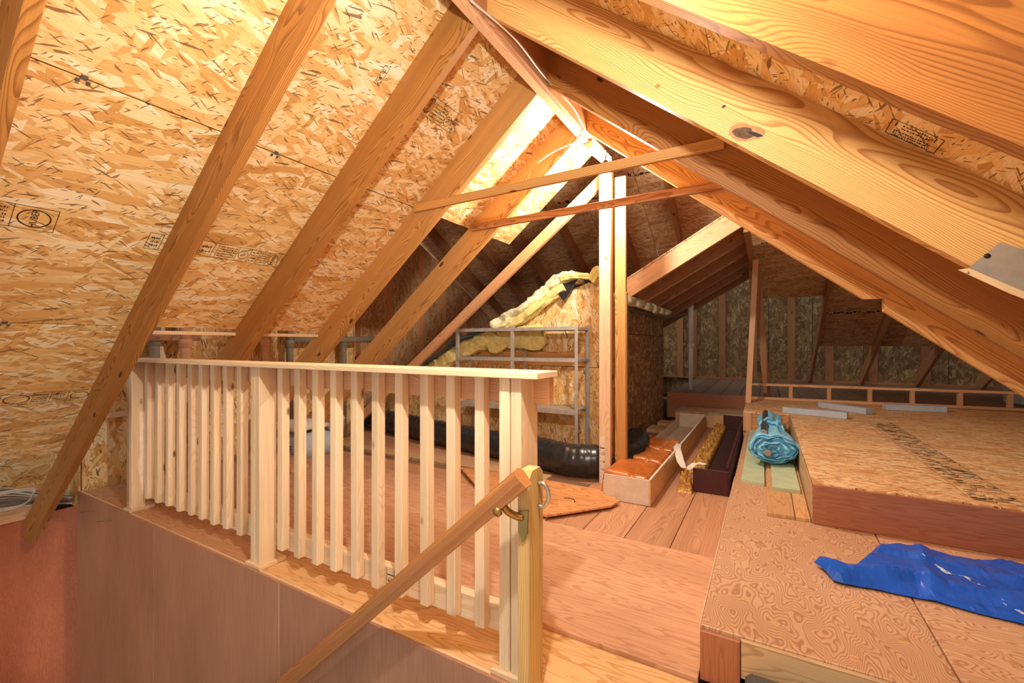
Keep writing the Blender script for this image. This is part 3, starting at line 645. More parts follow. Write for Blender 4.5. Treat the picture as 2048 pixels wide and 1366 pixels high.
st = empty('box_step', (-0.6, 6.1, 0)); tag(st, 'low wooden box step at the end of the plank walkway', 'step')
ab('tread', (-1.03, -0.205), (6.08, 6.67), (0.165, 0.19), 'greyply', st)
ab('front_board', (-1.03, -0.205), (6.085, 6.105), (0.0, 0.165), 'cream', st)
ab('side_board', (-1.03, -1.01), (6.105, 6.67), (0.0, 0.165), 'stud', st)

# low rail at the platform's far edge
lr = empty('low_rail', (1.2, 6.45, 0.365)); tag(lr, 'knee-high rail of bare lumber along the far edge of the raised platform', 'railing')
A, B = V((-0.2, 6.38, 0)), V((2.75, 6.62, 0)); dr = (B-A).normalized()
beam('top_rail', A+V((0, 0, 0.551)), B+V((0, 0, 0.551)), (0, 0, 1), 0.028, 0.06, 'stud', lr)
beam('bottom_plate', A+V((0, 0, 0.380)), B+V((0, 0, 0.380)), (0, 0, 1), 0.028, 0.08, 'stud', lr)
for t in (0.03, 0.47, 0.86, 1.25, 1.63, 2.03, 2.42, 2.8):
    p = A+dr*t; beam('block', p+V((0, 0, 0.3945)), p+V((0, 0, 0.5365)), dr, 0.038, 0.05, 'stud', lr)

# ------------------------------------------------------------------ things on the floor
cb = empty('long_carton', (-0.8, 4.4, 0)); tag(cb, 'long open white carton holding brown plastic wrapped pieces', 'carton')
x0, x1, y0, y1, hh = -0.955, -0.655, 2.92, 5.95, 0.172
ab('base', (x0, x1), (y0, y1), (0.002, 0.012), 'white', cb)
ab('end_panel', (x0, x1), (y0-0.008, y0), (0.002, hh), 'white', cb); ab('end_panel', (x0, x1), (y1, y1+0.008), (0.002, hh+0.01), 'white', cb)
ab('side_panel', (x1, x1+0.01), (y0-0.008, y1), (0.002, hh), 'cream', cb)
ab('side_panel', (x0-0.01, x0), (y0, y1), (0.002, hh*0.72), 'white', cb)
ab('rim', (x1-0.002, x1+0.013), (y0-0.008, y1), (hh, hh+0.006), 'white', cb)
# brown wrapped pieces
def lump_sheet(name, x0, x1, y0, y1, z0, hfun, nx, ny, mat, parent=None):
    vs, fs = [], []
    for j in range(ny+1):
        for i in range(nx+1):
            x = x0+(x1-x0)*i/nx; y = y0+(y1-y0)*j/ny; vs.append((x, y, z0+hfun(i/nx, j/ny, x, y)))
    for j in range(ny):
        for i in range(nx):
            a = j*(nx+1)+i; fs.append((a, a+1, a+nx+2, a+nx+1))
    b = len(vs)
    ring = [i for i in range(nx+1)] + [j*(nx+1)+nx for j in range(1, ny+1)] + [ny*(nx+1)+i for i in range(nx-1, -1, -1)] + [j*(nx+1) for j in range(ny-1, 0, -1)]
    for r in ring: v = vs[r]; vs.append((v[0], v[1], z0))
    m = len(ring)
    for k in range(m): fs.append((ring[k], ring[(k+1) % m], b+(k+1) % m, b+k))
    fs.append(tuple(range(b, b+m)))
    return mesh(name, vs, fs, mat, parent, Matrix.Translation(((x0+x1)/2, (y0+y1)/2, z0)), True)
for k, (ya, yb) in enumerate(((2.95, 3.42), (3.43, 3.86), (3.87, 4.30))):
    def hf(u, v, x, y):
        e = min(u, 1-u, v*1.5, (1-v)*1.5)*8; e = min(1, e*1.6)**0.35
        ridge = 0.012*math.exp(-((v-0.82)/0.06)**2)+0.010*math.exp(-((v-0.15)/0.05)**2)
        return e*(0.15+0.022*(1-u)+ridge*0.7 + 0.008*noise.noise(V((x*7, y*5, 3.1)))-0.016*math.exp(-((u-0.62)/0.03)**2))
    o = lump_sheet('wrapped_piece', x0-0.05*(k < 2)+0.012, x1-0.006, ya, yb, 0.0125, hf, 22, 26, 'copper')
    tag(o, ['brown plastic wrapped piece nearest the front end of the white carton', 'middle brown plastic wrapped piece in the white carton', 'rearmost brown plastic wrapped piece in the white carton'][k], 'package', 'brown packages in the carton')
vs, fs = [], []
fp = spline([(-0.65, 4.05, 0.182), (-0.635, 3.85, 0.182), (-0.56, 3.6, 0.12), (-0.50, 3.42, 0.135), (-0.44, 3.40, 0.188), (-0.37, 3.43, 0.19)], 7)
for i, p in enumerate(fp):
    w = 0.03+0.035*math.sin(math.pi*min(1, i/22))
    for k in range(7):
        f = k/6-0.5; vs.append((p.x+f*w*1.2, p.y-f*w*1.3, p.z+0.012*noise.noise(V((i*0.35, k*0.9, 0)))+0.01*abs(f)))
for i in range(len(fp)-1):
    for k in range(6): a = i*7+k; fs.append((a, a+1, a+8, a+7))
o = mesh('torn_film', vs, fs, 'film', None, Matrix.Translation(fp[0]), True); tag(o, 'torn strip of white film hanging between the two long cartons', 'film')

db = empty('dark_carton', (-0.34, 4.7, 0)); tag(db, 'long open dark maroon carton beside the platform edge', 'carton')
x0, x1, y0, y1, hh = -0.45, -0.222, 3.38, 6.0, 0.172
ab('base', (x0, x1), (y0, y1), (0.002, 0.012), 'maroon_in', db)
ab('end_panel', (x0, x1), (y0-0.008, y0), (0.002, hh), 'maroon', db, grain=2); ab('end_panel', (x0, x1), (y1, y1+0.008), (0.002, hh+0.012), 'maroon', db)
ab('side_panel', (x1, x1+0.008), (y0-0.008, y1), (0.002, hh), 'maroon', db)
ab('inner_tray', (x0+0.066, x1-0.03), (y0+0.02, y1-0.4), (0.012, 0.075), 'maroon_in', db)
ab('torn_edge', (x1-0.025, x1-0.002), (y0+0.1, y1-0.3), (0.012, hh+0.006), 'maroon', db)
vs, fs = [], []
def crinkle(x, y, f): return abs(noise.noise(V((x*f, y*f, 0))))+0.5*abs(noise.noise(V((x*f*2.3, y*f*2.3, 4))))
lump_sheet('gold_wrap', -0.525, -0.385, 3.385, 5.7, 0.013, lambda u, v, x, y: min(1, min(u*2, (1-u)*3, v*20, (1-v)*20)*3)*(0.10-0.03*u+0.06*crinkle(x, y, 26)), 16, 190, 'gold', db)
lump_sheet('gold_wrap', -0.545, -0.448, 3.30, 3.374, 0.002, lambda u, v, x, y: min(1, min(u, 1-u, v, 1-v)*4)**0.6*(0.09+0.11*crinkle(x+0.3, y, 34)), 22, 18, 'gold', db)

# loose plywood offcut with a curved cut
vs = [(-0.824, 2.84), (-0.85, 2.72), (-1.13, 2.375), (-1.55, 2.40), (-2.2, 2.95), (-1.5, 3.0), (-1.0, 2.985)]
o = prism('plywood_offcut', [(a, b, 0.021) for a, b in vs], (0, 0, 0.012), 'orange', None, X=(1, 0.2, 0), Y=(-0.2, 1, 0)); tag(o, 'loose plywood offcut lying at the foot of the twin post', 'board')
arc = [(-1.12+0.05*math.cos(t), 2.66+0.05*math.sin(t), 0.0335) for t in [i*0.22 for i in range(12)]]
tube('saw_cut', arc, 0.003, 'crack', o, seg=5)
# low timber blocks by the bump wall
for k, (c, l, w) in enumerate((((-1.16, 4.75, 0.0), 0.26, 0.1), ((-1.12, 5.4, 0.0), 0.3, 0.1), ((-1.1, 5.85, 0.0), 0.24, 0.1), ((-1.08, 4.6, 0.0), 0.2, 0.08))):
    o = ab('timber_block', (c[0]-w*0.9, c[0]+w*0.9), (c[1]-l/2, c[1]+l/2), (0.0, 0.07 if k < 3 else 0.05), ['stud', 'greyply', 'laminate', 'orange'][k])
    tag(o, ['short timber block nearest the twin post along the bump wall', 'grey timber block further back along the bump wall', 'timber block furthest back along the bump wall by the box step', 'small low orange timber block between the carton and the bump wall'][k], 'block', 'timber blocks by the bump wall')
for k, (ya, yb, xa, xb) in enumerate(((5.0, 5.25, -1.24, -0.98), (5.6, 5.72, -1.24, -0.98))):
    tag(ab('short_plank', (xa, xb), (ya, yb), (0.0, 0.03), 'greyplank'), ['grey short plank lying between two timber blocks', 'narrow grey short plank before the box step'][k], 'plank')

# green and brown boards on the low platform
for nm, lab, mat, pts, z0, z1 in (
    ('laminate_board', 'wide tan laminate board on the low platform, left of the narrow one', 'laminate', [(0.007, 2.625), (0.128, 2.632), (0.125, 5.0), (0.004, 5.0)], 0.1655, 0.182),
    ('laminate_board', 'narrow tan laminate board tucked against the raised platform side', 'laminate', [(0.132, 2.632), (0.194, 2.636), (0.194, 5.0), (0.129, 5.0)], 0.1655, 0.182),
    ('green_board', 'pale green board lying at left under the blue cloth', 'green', [(-0.135, 3.19), (-0.005, 3.16), (-0.02, 5.08), (-0.14, 5.08)], 0.1655, 0.185),
    ('green_board', 'pale green board lying on the tan boards under the blue cloth', 'green', [(0.035, 3.04), (0.176, 3.05), (0.17, 4.7), (0.03, 4.7)], 0.1825, 0.204)):
    o = prism(nm, [(a, b, z0) for a, b in pts], (0, 0, z1-z0), mat, None, X=(0, 1, 0), Y=(1, 0, 0)); tag(o, lab, 'board')
# three foam strips on the strand board
for k, (p0, p1, w) in enumerate((((0.155, 5.18), (0.66, 5.06), 0.075), ((0.53, 5.86), (0.885, 5.48), 0.09), ((1.09, 5.98), (1.585, 6.06), 0.09))):
    o = beam('foam_strip', (p0[0], p0[1]+0.02, 0.396), (p1[0], p1[1]+0.02, 0.396), (0, 0, 1), 0.06, w, 'foamgrey', bev=0.004)
    tag(o, ['pale blue-grey foam strip at the left corner of the raised platform', 'pale blue-grey foam strip lying crosswise in the middle of the three', 'pale blue-grey foam strip at right near the low rail'][k], 'strip', 'foam strips on the raised platform')

# blue cloth bundle with tubes
bl = empty('cloth_bundle', (0.05, 4.0, 0.2)); tag(bl, 'crumpled roll of light blue cloth wrapped around dark tubes', 'cloth')
def roll(name, cx, cz, ya, yb, rx, rz_, turns, seed, flare):
    vs, fs = [], []; nt, ny = 240, 14
    for j in range(ny+1):
        v = j/ny; y = ya+(yb-ya)*v
        for i in range(nt+1):
            u = i/nt; th = u*turns*2*math.pi
            rr = 0.10+0.90*u
            nn = noise.noise(V((math.cos(th)*1.7+seed, math.sin(th)*1.7, u*7)))*0.30 + noise.noise(V((th*1.6, seed, v*1.5)))*0.16 + noise.noise(V((th*4.0, seed+5, v*2.5)))*0.07
            rr *= (1+nn)*(1-flare*0.45*v**2 if flare > 0 else 1+flare*0.5*(1-v)**2)
            yy = y + 0.035*noise.noise(V((th*1.3, seed+3, 0)))*(1-v)*2
            z = cz+math.sin(th)*rr*rz_
            vs.append((cx+math.cos(th)*rr*rx, yy, max(z, cz-rz_*0.98)))
    for j in range(ny):
        for i in range(nt):
            a = j*(nt+1)+i; fs.append((a, a+1, a+nt+2, a+nt+1))
    return mesh(name, vs, fs, 'bluecloth', bl, Matrix.Translation((cx, ya, cz)), True)
roll('front_roll', 0.045, 0.312, 3.58, 4.22, 0.148, 0.10, 5.5, 2.3, 0.6)
roll('rear_roll', 0.04, 0.315, 4.16, 4.95, 0.125, 0.105, 4.0, 9.1, -0.7)
def ruffle(name, cx, cz, y0, rx, rz_, seed):
    vs, fs = [(cx, y0, cz)], []; nr_, na = 22, 90
    for i in range(1, nr_+1):
        for k in range(na):
            u = i/nr_; th = 2*math.pi*k/na
            w = 1+u*(0.22*noise.noise(V((math.cos(th)*1.7+seed, math.sin(th)*1.7, 7)))+0.10*noise.noise(V((th*2.2, seed, 0))))
            ph = u*26+th+3.2*noise.noise(V((math.cos(th)*2.2, math.sin(th)*2.2, u*2+seed)))
            y = y0-0.016*math.sin(ph)-0.02*noise.noise(V((math.cos(th)*3*u, math.sin(th)*3*u, seed)))+0.05*u**4
            vs.append((cx+math.cos(th)*rx*u*w, y, max(cz+math.sin(th)*rz_*u*w, cz-rz_*0.98)))
    for k in range(na): fs.append((0, 1+k, 1+(k+1) % na))
    for i in range(nr_-1):
        for k in range(na): a = 1+i*na; fs.append((a+k, a+(k+1) % na, a+na+(k+1) % na, a+na+k))
    return mesh(name, vs, fs, 'bluecloth', bl, Matrix.Translation((cx, y0, cz)), True)
ruffle('ruffled_end', 0.045, 0.312, 3.585, 0.165, 0.108, 2.3)
ruffle('ruffled_end', 0.04, 0.315, 4.20, 0.10, 0.125, 6.1)
for k, (c, ya, yb, r) in enumerate((((0.015, 0.30), 3.53, 5.0, 0.021), ((-0.01, 0.40), 3.75, 4.9, 0.022))):
    tube('core_tube', [(c[0], ya, c[1]), (c[0], ya+0.002, c[1]), (c[0]+0.01, yb, c[1])], r, 'black', bl, seg=14, cap=False)
    lathe('tube_rim', [(r*0.75, 0), (r*1.1, 0), (r*1.1, 0.01), (r*0.75, 0.01)], (c[0], ya-0.006, c[1]), 'pvc_grey', bl, axis=(0, 1, 0))

# blue tarp
TP = [(0.168, 2.127), (0.289, 2.156), (0.365, 2.32), (0.439, 2.48), (0.495, 2.523), (0.62, 2.51), (0.736, 2.497), (0.863, 2.551), (0.95, 2.5), (1.15, 2.46), (1.2, 2.15), (0.95, 2.0), (0.706, 2.0), (0.604, 2.007), (0.505, 2.025), (0.42, 2.02), (0.337, 2.018), (0.25, 2.0), (0.215, 2.005), (0.20, 2.06)]
def inside(x, y, P):
    c = False; n = len(P)
    for i in range(n):
        (xa, ya), (xb, yb) = P[i], P[(i+1) % n]
        if (ya > y) != (yb > y) and x < (xb-xa)*(y-ya)/(yb-ya)+xa: c = not c
    return c
def tarp_h(x, y):
    h = 0.010 + 0.012*abs(noise.noise(V((x*5, y*5, 1))))
    def fold(px, py, dx, dy, a, w):
        d = abs((x-px)*dy-(y-py)*dx)/math.hypot(dx, dy); return a*max(0, 1-d/w)
    h += fold(0.35, 2.10, 1.0, 0.12, 0.030, 0.07)+fold(0.6, 2.2, 0.7, 0.32, 0.022, 0.05)+fold(0.85, 2.1, 0.3, 1, 0.025, 0.06)+fold(0.5, 2.4, 1, -0.35, 0.018, 0.05)+fold(0.55, 2.35, -0.15, -1, 0.014, 0.04)
    h += 0.010*abs(noise.noise(V((x*13+y*4, y*11, 5))))+0.006*abs(noise.noise(V((x*30, y*26, 2))))
    if x < 0.32: h += 0.02*(0.32-x)/0.15
    return h
bm = bmesh.new()
vb = [bm.verts.new((x, y, 0)) for x, y in TP]
f = bm.faces.new(vb); bmesh.ops.triangulate(bm, faces=[f])
for _ in range(5): bmesh.ops.subdivide_edges(bm, edges=[e for e in bm.edges if e.calc_length() > 0.024], cuts=1, use_grid_fill=False); bmesh.ops.triangulate(bm, faces=bm.faces[:])
edge = {v for e in bm.edges if e.is_boundary for v in e.verts}
for v in bm.verts: v.co.z = tarp_h(v.co.x, v.co.y) if v not in edge else 0.25*tarp_h(v.co.x, v.co.y)+0.003
me = bpy.data.meshes.new('plastic_sheet'); bm.to_mesh(me); bm.free(); me.materials.append(MT['tarp'])
tp_o = link(bpy.data.objects.new('plastic_sheet', me), None, Matrix.Translation((0, 0, 0.166)))
sm = tp_o.modifiers.new('thickness', 'SOLIDIFY'); sm.thickness = 0.002; sm.offset = 1
tag(tp_o, 'crumpled dark blue plastic sheet spread on the figured plywood', 'tarp')
rw = random.Random(3); vs, fs = [], []
for cx_, cy_, n_, sp in ((0.60, 2.27, 46, 0.03), (0.70, 2.06, 8, 0.02)):
    for k in range(n_):
        a = rw.gauss(0, 1); px = cx_+a*sp*0.9+rw.uniform(-.006, .006); py = cy_-a*sp*1.6+rw.gauss(0, .006); L = rw.uniform(.006, .02); w = rw.uniform(.001, .004)
        n = len(vs)
        for q, e in ((0, 0), (1, 0), (1, 1), (0, 1)):
            X_, Y_ = px+q*L*0.6+e*w, py-q*L+e*w; vs.append((X_, Y_, 0.1695+tarp_h(X_, Y_)))
        fs.append((n, n+1, n+2, n+3))
m = mesh('white_print', vs, fs, 'tarp_w', tp_o); m['kind'] = 'stuff'
# ------------------------------------------------------------------ flexible duct
dp = spline([(-4.7, 4.0, 0.15), (-4.2, 3.86, 0.14), (-3.55, 3.74, 0.135), (-2.96, 3.61, 0.13), (-2.36, 3.5, 0.125), (-1.75, 3.40, 0.13), (-1.35, 3.27, 0.137), (-1.06, 3.40, 0.14), (-0.98, 3.7, 0.13), (-1.02, 4.1, 0.12), (-1.1, 4.35, 0.115)], 26)
def dr_(i): return 0.124*(1+0.018*math.sin(i*1.55)+0.03*noise.noise(V((i*0.21, 0, 0))))
def df_(i, k): return 1+0.055*noise.noise(V((i*0.55, math.cos(k*0.262)*2.2, math.sin(k*0.262)*2.2)))+0.025*noise.noise(V((i*1.3, k*0.9, 4)))
o = tube('flexible_duct', dp, dr_, 'black', seg=24, rf=df_); tag(o, 'black plastic sheathed flexible duct snaking along the floor before the shelves', 'duct')

# ------------------------------------------------------------------ metal shelving
sh = empty('metal_shelving', (-2.15, 3.9, 0)); tag(sh, 'grey metal shelving unit against the strand board wall', 'shelving')
for xx in (-2.84, -2.165, -1.49):
    for yy in (3.75, 4.04):
        ab('upright', (xx-0.016, xx+0.016), (yy-0.002, yy+0.001), (0.0, 1.24), 'steel', sh, bev=0.0005)
        ab('upright', (xx-0.016, xx-0.013) if xx > -2 else (xx+0.013, xx+0.016), (yy-0.002, yy+0.022) if yy < 4 else (yy-0.022, yy), (0.0, 1.24), 'steel', sh, bev=0.0005)
for z in (1.20, 0.905):
    for yy in (3.748, 4.04): ab('shelf_lip', (-2.85, -1.48), (yy-0.002, yy+0.002), (z-0.012, z+0.022), 'steel', sh, bev=0.0005)
    for xx in (-2.84, -2.165, -1.49): ab('cross_bar', (xx-0.01, xx+0.01), (3.75, 4.04), (z-0.01, z+0.016), 'steel', sh, bev=0.0005)
for x0, x1 in ((-2.83, -2.17), (-2.16, -1.5)):
    ab('shelf', (x0, x1), (3.752, 4.036), (0.435, 0.45), 'shelf', sh)
ab('shelf', (-2.83, -1.5), (3.752, 4.036), (1.206, 1.214), 'shelf', sh)
for yy in (3.748, 4.04): ab('shelf_lip', (-2.85, -1.48), (yy-0.002, yy+0.002), (0.41, 0.455), 'steel', sh, bev=0.0005)

# ------------------------------------------------------------------ insulation on the rake and the bump
def batt(name, path, w, t, mat, seed, y0, label):
    P = spline(path, 14); vs, fs = [], []; nk = 22
    for i, p in enumerate(P):
        tt = (P[min(i+1, len(P)-1)]-P[max(i-1, 0)]).normalized(); nn = V((0, 1, 0)).cross(tt); nn = -nn if nn.z < 0 else nn
        for k in range(nk):
            th = 2*math.pi*k/nk; cx, cy = math.cos(th), math.sin(th)
            a = abs(cx)**0.5*math.copysign(1, cx)*w/2; b = abs(cy)**0.5*math.copysign(1, cy)*t/2
            d = 1+0.5*noise.noise(V((p.x*6+seed, cx*1.2+p.y*3, cy*1.2+p.z*4)))+0.28*noise.noise(V((p.x*15, cx*2.5, cy*2.5+seed)))+0.16*noise.noise(V((p.x*40+p.y*30, k*1.3, seed)))
            vs.append(p+V((0, a*d, 0))+nn*b*d)
    for i in range(len(P)-1):
        for k in range(nk): fs.append((i*nk+k, i*nk+(k+1) % nk, (i+1)*nk+(k+1) % nk, (i+1)*nk+k))
    fs += [tuple(range(nk)), tuple(range((len(P)-1)*nk, len(P)*nk))]
    return tag(mesh(name, vs, fs, mat, None, Matrix.Translation(P[0]), True), label, 'insulation', 'insulation batts')
batt('insulation_batt', [(-2.55, 4.10, 1.25), (-2.3, 4.10, 1.36), (-2.02, 4.12, 1.54), (-1.80, 4.12, 1.69), (-1.62, 4.12, 1.73)], 0.30, 0.11, 'wool_pale', 1.0, 0, 'cream glass wool batt draped over the raking wall top')
batt('insulation_batt', [(-2.5, 4.03, 1.22), (-2.2, 4.03, 1.33), (-1.95, 4.03, 1.49), (-1.72, 4.04, 1.63)], 0.12, 0.10, 'wool', 6.0, 0, 'yellow glass wool layer under the cream batt on the raking wall')
batt('insulation_batt', [(-1.74, 4.02, 1.70), (-1.6, 4.0, 1.72), (-1.45, 4.03, 1.70)], 0.16, 0.05, 'wool', 3.0, 0, 'torn yellow wool flap at the peak of the raking wall')
batt('insulation_batt', [(-1.44, 4.03, 1.66), (-1.36, 4.02, 1.74), (-1.3, 4.05, 1.66)], 0.14, 0.09, 'wool', 11.0, 0, 'small tuft of yellow wool beside the twin post')
batt('insulation_batt', [(-3.5, 4.02, 0.72), (-3.2, 4.0, 0.86), (-2.9, 4.0, 1.0), (-2.62, 4.02, 1.1), (-2.45, 4.04, 1.04)], 0.16, 0.17, 'wool', 14.0, 0, 'yellow wool batt low on the rake behind the shelving uprights')
batt('facing_strip', [(-3.6, 3.96, 0.76), (-3.2, 3.93, 0.95), (-2.95, 3.92, 1.1), (-2.62, 3.94, 1.2)], 0.10, 0.035, 'kraft', 17.0, 0, 'blue-grey paper facing peeling above the yellow wool batt')
batt('insulation_batt', [(-2.5, 4.02, 1.08), (-2.3, 4.02, 1.12), (-2.1, 4.02, 1.12), (-1.95, 4.03, 1.16)], 0.1, 0.2, 'wool', 22.0, 0, 'yellow wool bulging between the upper shelves')
for k in range(6):
    yy = 4.25+0.38*k
    batt('insulation_batt', [(-1.38, yy, 1.5), (-1.25, yy+0.04, 1.52), (-1.12, yy, 1.47)], 0.30, 0.09, 'wool_pale', 30+k, 0, 'pale wool tuft on the bump wall top, number %s back from the twin post' % ('first', 'second', 'third', 'fourth', 'fifth', 'sixth')[k] if False else ['pale wool tuft on the bump wall top nearest the twin post', 'pale wool tuft second back on the bump wall top', 'pale wool tuft third back on the bump wall top', 'pale wool tuft fourth back on the bump wall top', 'pale wool tuft fifth back on the bump wall top', 'pale wool tuft at the far end of the bump wall top'][k])
o = prism('black_flap', [(-1.83, 4.0, 1.62), (-1.58, 4.0, 1.69), (-1.66, 4.0, 1.56), (-1.72, 4.0, 1.48)], (0, 0.012, 0), 'black', None); tag(o, 'torn black roofing flap under the yellow wool at the peak', 'flap')
o = tube('bump_conduit', spline([(-1.27, 4.2, 1.43), (-1.2, 5.2, 1.42), (-1.1, 6.3, 1.44), (-0.98, 6.7, 1.5)], 5), 0.014, 'cable_grey', seg=8); tag(o, 'dark conduit along the top of the bump wall', 'conduit')

# ------------------------------------------------------------------ pipes
def pipe(x, y, z0, z1, r, mat, label, group=None, zc=None):
    o = empty('vent_pipe', (x, y, z0)); tag(o, label, 'pipe', group)
    lathe('pipe', [(r, z0), (r, zc), (r, zc+0.001)], (x, y, 0), mat, o)
    lathe('coupling', [(r*1.05, zc-0.035), (r*1.28, zc-0.03), (r*1.28, zc), (r*1.42, zc+0.005), (r*1.42, zc+0.035), (r*1.2, zc+0.04)], (x, y, 0), mat, o)
    lathe('upper_pipe', [(r*1.16, zc+0.035), (r*1.16, z1)], (x, y, 0), mat, o)
    return o
pipe(-0.985, 7.14, 0.366, 1.78, 0.036, 'pvc', 'white plastic vent pipe rising from the plank floor beside the bump', None, 1.03)
pipe(-4.15, 1.79, 0.0, 1.3, 0.036, 'pvc_pink', 'peach plastic pipe on the left wall nearest the railing post', 'left wall pipes', 1.06)
pipe(-4.15, 2.47, 0.0, 1.34, 0.036, 'pvc_pink', 'peach plastic pipe on the left wall behind the railing', 'left wall pipes', 1.07)
pipe(-4.2, 1.60, 0.0, 1.3, 0.034, 'pvc_grey', 'dark plastic pipe furthest left on the left wall', 'left wall pipes', 1.08)
pipe(-4.15, 2.71, 0.0, 1.34, 0.034, 'pvc_grey', 'grey plastic pipe between two left slope rafters', 'left wall pipes', 1.06)
pipe(-4.15, 3.36, 0.0, 1.34, 0.034, 'pvc_grey', 'grey plastic pipe near the gable wall', 'left wall pipes', 1.06)
o = beam('pipe_shelf', (-4.17, 1.5, 1.12), (-4.17, 1.9, 1.12), (0, 0, 1), 0.07, 0.06, 'fir_dark'); tag(o, 'dark crosspiece joining two pipes on the left wall', 'bracket')
hp = empty('drain_run', (-4.2, 3.4, 1.1)); tag(hp, 'dark horizontal drain run with a white end cap under the sheathing edge', 'pipe')
tube('run', [(-4.15, 2.75, 1.10), (-4.12, 3.36, 1.11), (-4.08, 3.84, 1.12)], 0.035, 'pvc_grey', hp, seg=12)
tube('end_cap', [(-4.08, 3.83, 1.12), (-4.07, 3.93, 1.125)], 0.046, 'pvc', hp, seg=12)

# ------------------------------------------------------------------ behind the railing
bg = empty('cement_sack', (-3.85, 2.72, 0)); tag(bg, 'grey and white printed sack on the floor behind the railing', 'sack')
sk = lump_sheet('sack', -4.15, -3.68, 2.55, 2.95, 0.002, lambda u, v, x, y: min(1, min(u, 1-u, v, 1-v)*6)**0.5*(0.20+0.03*noise.noise(V((x*9, y*9, 0)))), 14, 14, 'foamgrey', bg)
text('lettering', 'UF', 0.09, flat((-3.92, 2.545, 0.06), (1, 0, 0), (0, 0, 1)), 'ink', sk)
o = lump_sheet('paper_bundle', -4.15, -3.75, 2.5, 2.9, 0.245, lambda u, v, x, y: min(1, min(u, 1-u, v, 1-v)*8)*(0.07+0.03*noise.noise(V((x*12, y*12, 5)))), 12, 12, 'white'); tag(o, 'white crumpled papers lying on top of the printed sack', 'paper')
bu = empty('white_bucket', (-4.1, 3.22, 0)); tag(bu, 'white plastic bucket standing behind the railing by a rafter foot', 'bucket')
lathe('body', [(0.09, 0.0), (0.11, 0.26), (0.115, 0.27), (0.10, 0.29), (0.06, 0.33)], (-3.98, 3.10, 0.0), 'white', bu, seg=20)
lathe('neck', [(0.03, 0.325), (0.03, 0.36)], (-3.98, 3.10, 0.0), 'white', bu)
o = ab('floor_board', (-3.9, -1.45), (3.0, 3.14), (0.001, 0.03), 'greyply'); tag(o, 'long grey board on the floor in front of the flexible duct', 'board')
o = ab('floor_board', (-4.4, -3.35), (2.2, 2.36), (0.006, 0.04), 'laminate'); tag(o, 'short tan board on the floor behind the left half of the railing', 'board')
o = ab('wall_cleat', (-4.5, -4.42), (3.66, 3.74), (0.2, 0.48), 'wool'); tag(o, 'small yellow foam piece standing before the duct end', 'foam')

# ------------------------------------------------------------------ small things
def clip(x, y):
    o = empty('sheathing_clip', (x, y, lz(x, ZT))); n = V((S, 0, -1)).normalized(); u = V((-1, 0, -S)).normalized(); c = V((x, y, lz(x, ZT)))+n*0.004
    box('tab', c-u*0.010, (0, 1, 0), u, (0.018, 0.016, 0.003), 'clip', o, 0.003)
    box('tab', c+u*0.007+V((0, 0.0135, 0)), (0, 1, 0), u, (0.010, 0.015, 0.003), 'clip', o, 0.003)
    box('tab', c+u*0.007-V((0, 0.0135, 0)), (0, 1, 0), u, (0.010, 0.015, 0.003), 'clip', o, 0.003)
    return o
tag(clip(-2.012, 0.565), 'grey metal sheathing clip on the upper joint near the left edge', 'clip', 'sheathing clips')
tag(clip(-2.012, 1.24), 'grey metal sheathing clip on the upper joint between two rafters', 'clip', 'sheathing clips')
tag(clip(-3.002, 0.575), 'brown sheathing clip on the lower joint at the left edge', 'clip', 'sheathing clips')
o = beam('edge_blocking', (-3.02, 1.05, 1.121), (-3.02, 2.19, 1.121), (1, 0, 0), 0.05, 0.022, 'pine'); tag(o, 'pale blocking strip under the broken sheathing edge', 'strip')
# metal plate on the knotted rafter
mp = empty('metal_plate', (0.5, 1.575, 1.25)); tag(mp, 'bent galvanised plate nailed to the knotted rafter at the right edge', 'plate')
mface = prism('face', [(0.513, 1.578, 1.309), (0.60, 1.578, 1.262), (0.60, 1.578, 1.15), (0.455, 1.578, 1.248)], (0, -0.003, 0), 'plate', mp)
prism('flange', [(0.434, 1.574, 1.246), (0.455, 1.574, 1.2485), (0.60, 1.574, 1.15), (0.60, 1.574, 1.135), (0.528, 1.574, 1.179)], (0, -0.003, 0), 'cream', mp)  # cream colour stands for the warm reflection on the bent metal
lathe('rivet', [(0.006, 0), (0.006, 0.003), (0.003, 0.005)], (0.489, 1.575, 1.277), 'socket', mface, axis=(0, -1, 0))
lathe('rivet', [(0.003, 0), (0.003, 0.002), (0.002, 0.003)], (0.452, 1.571, 1.237), 'zinc', mp, axis=(0, -1, 0))
kp = bpy.data.objects['rafter.006']
def knot(par, cx, cz, y, a, b, rot, mat, seed):
    pts = []
    for k in range(26):
        th = 2*math.pi*k/26; r = 1+0.28*noise.noise(V((math.cos(th)*1.3+seed, math.sin(th)*1.3, 0)))
        px, pz = math.cos(th)*a*r, math.sin(th)*b*r
        pts.append((cx+px*math.cos(rot)-pz*math.sin(rot), y, cz+px*math.sin(rot)+pz*math.cos(rot)))
    return prism('knot', pts, (0, -0.0006, 0), mat, par, X=(1, 0, -S), Y=(S, 0, 1))
knot(kp, -0.056, 1.727, 1.5799, 0.055, 0.026, -0.35, 'burl_rim', 1.0)
knot(kp, -0.062, 1.726, 1.5794, 0.030, 0.018, -0.4, 'burl', 2.0)
knot(kp, -0.028, 1.713, 1.5793, 0.022, 0.006, -0.55, 'socket', 5.0)
knot(kp, -0.326, 1.953, 1.5799, 0.009, 0.007, 0.1, 'fir_deep', 6.0)
knot(kp, -0.117, 1.825, 1.5799, 0.006, 0.005, 0.3, 'maroon', 7.0)
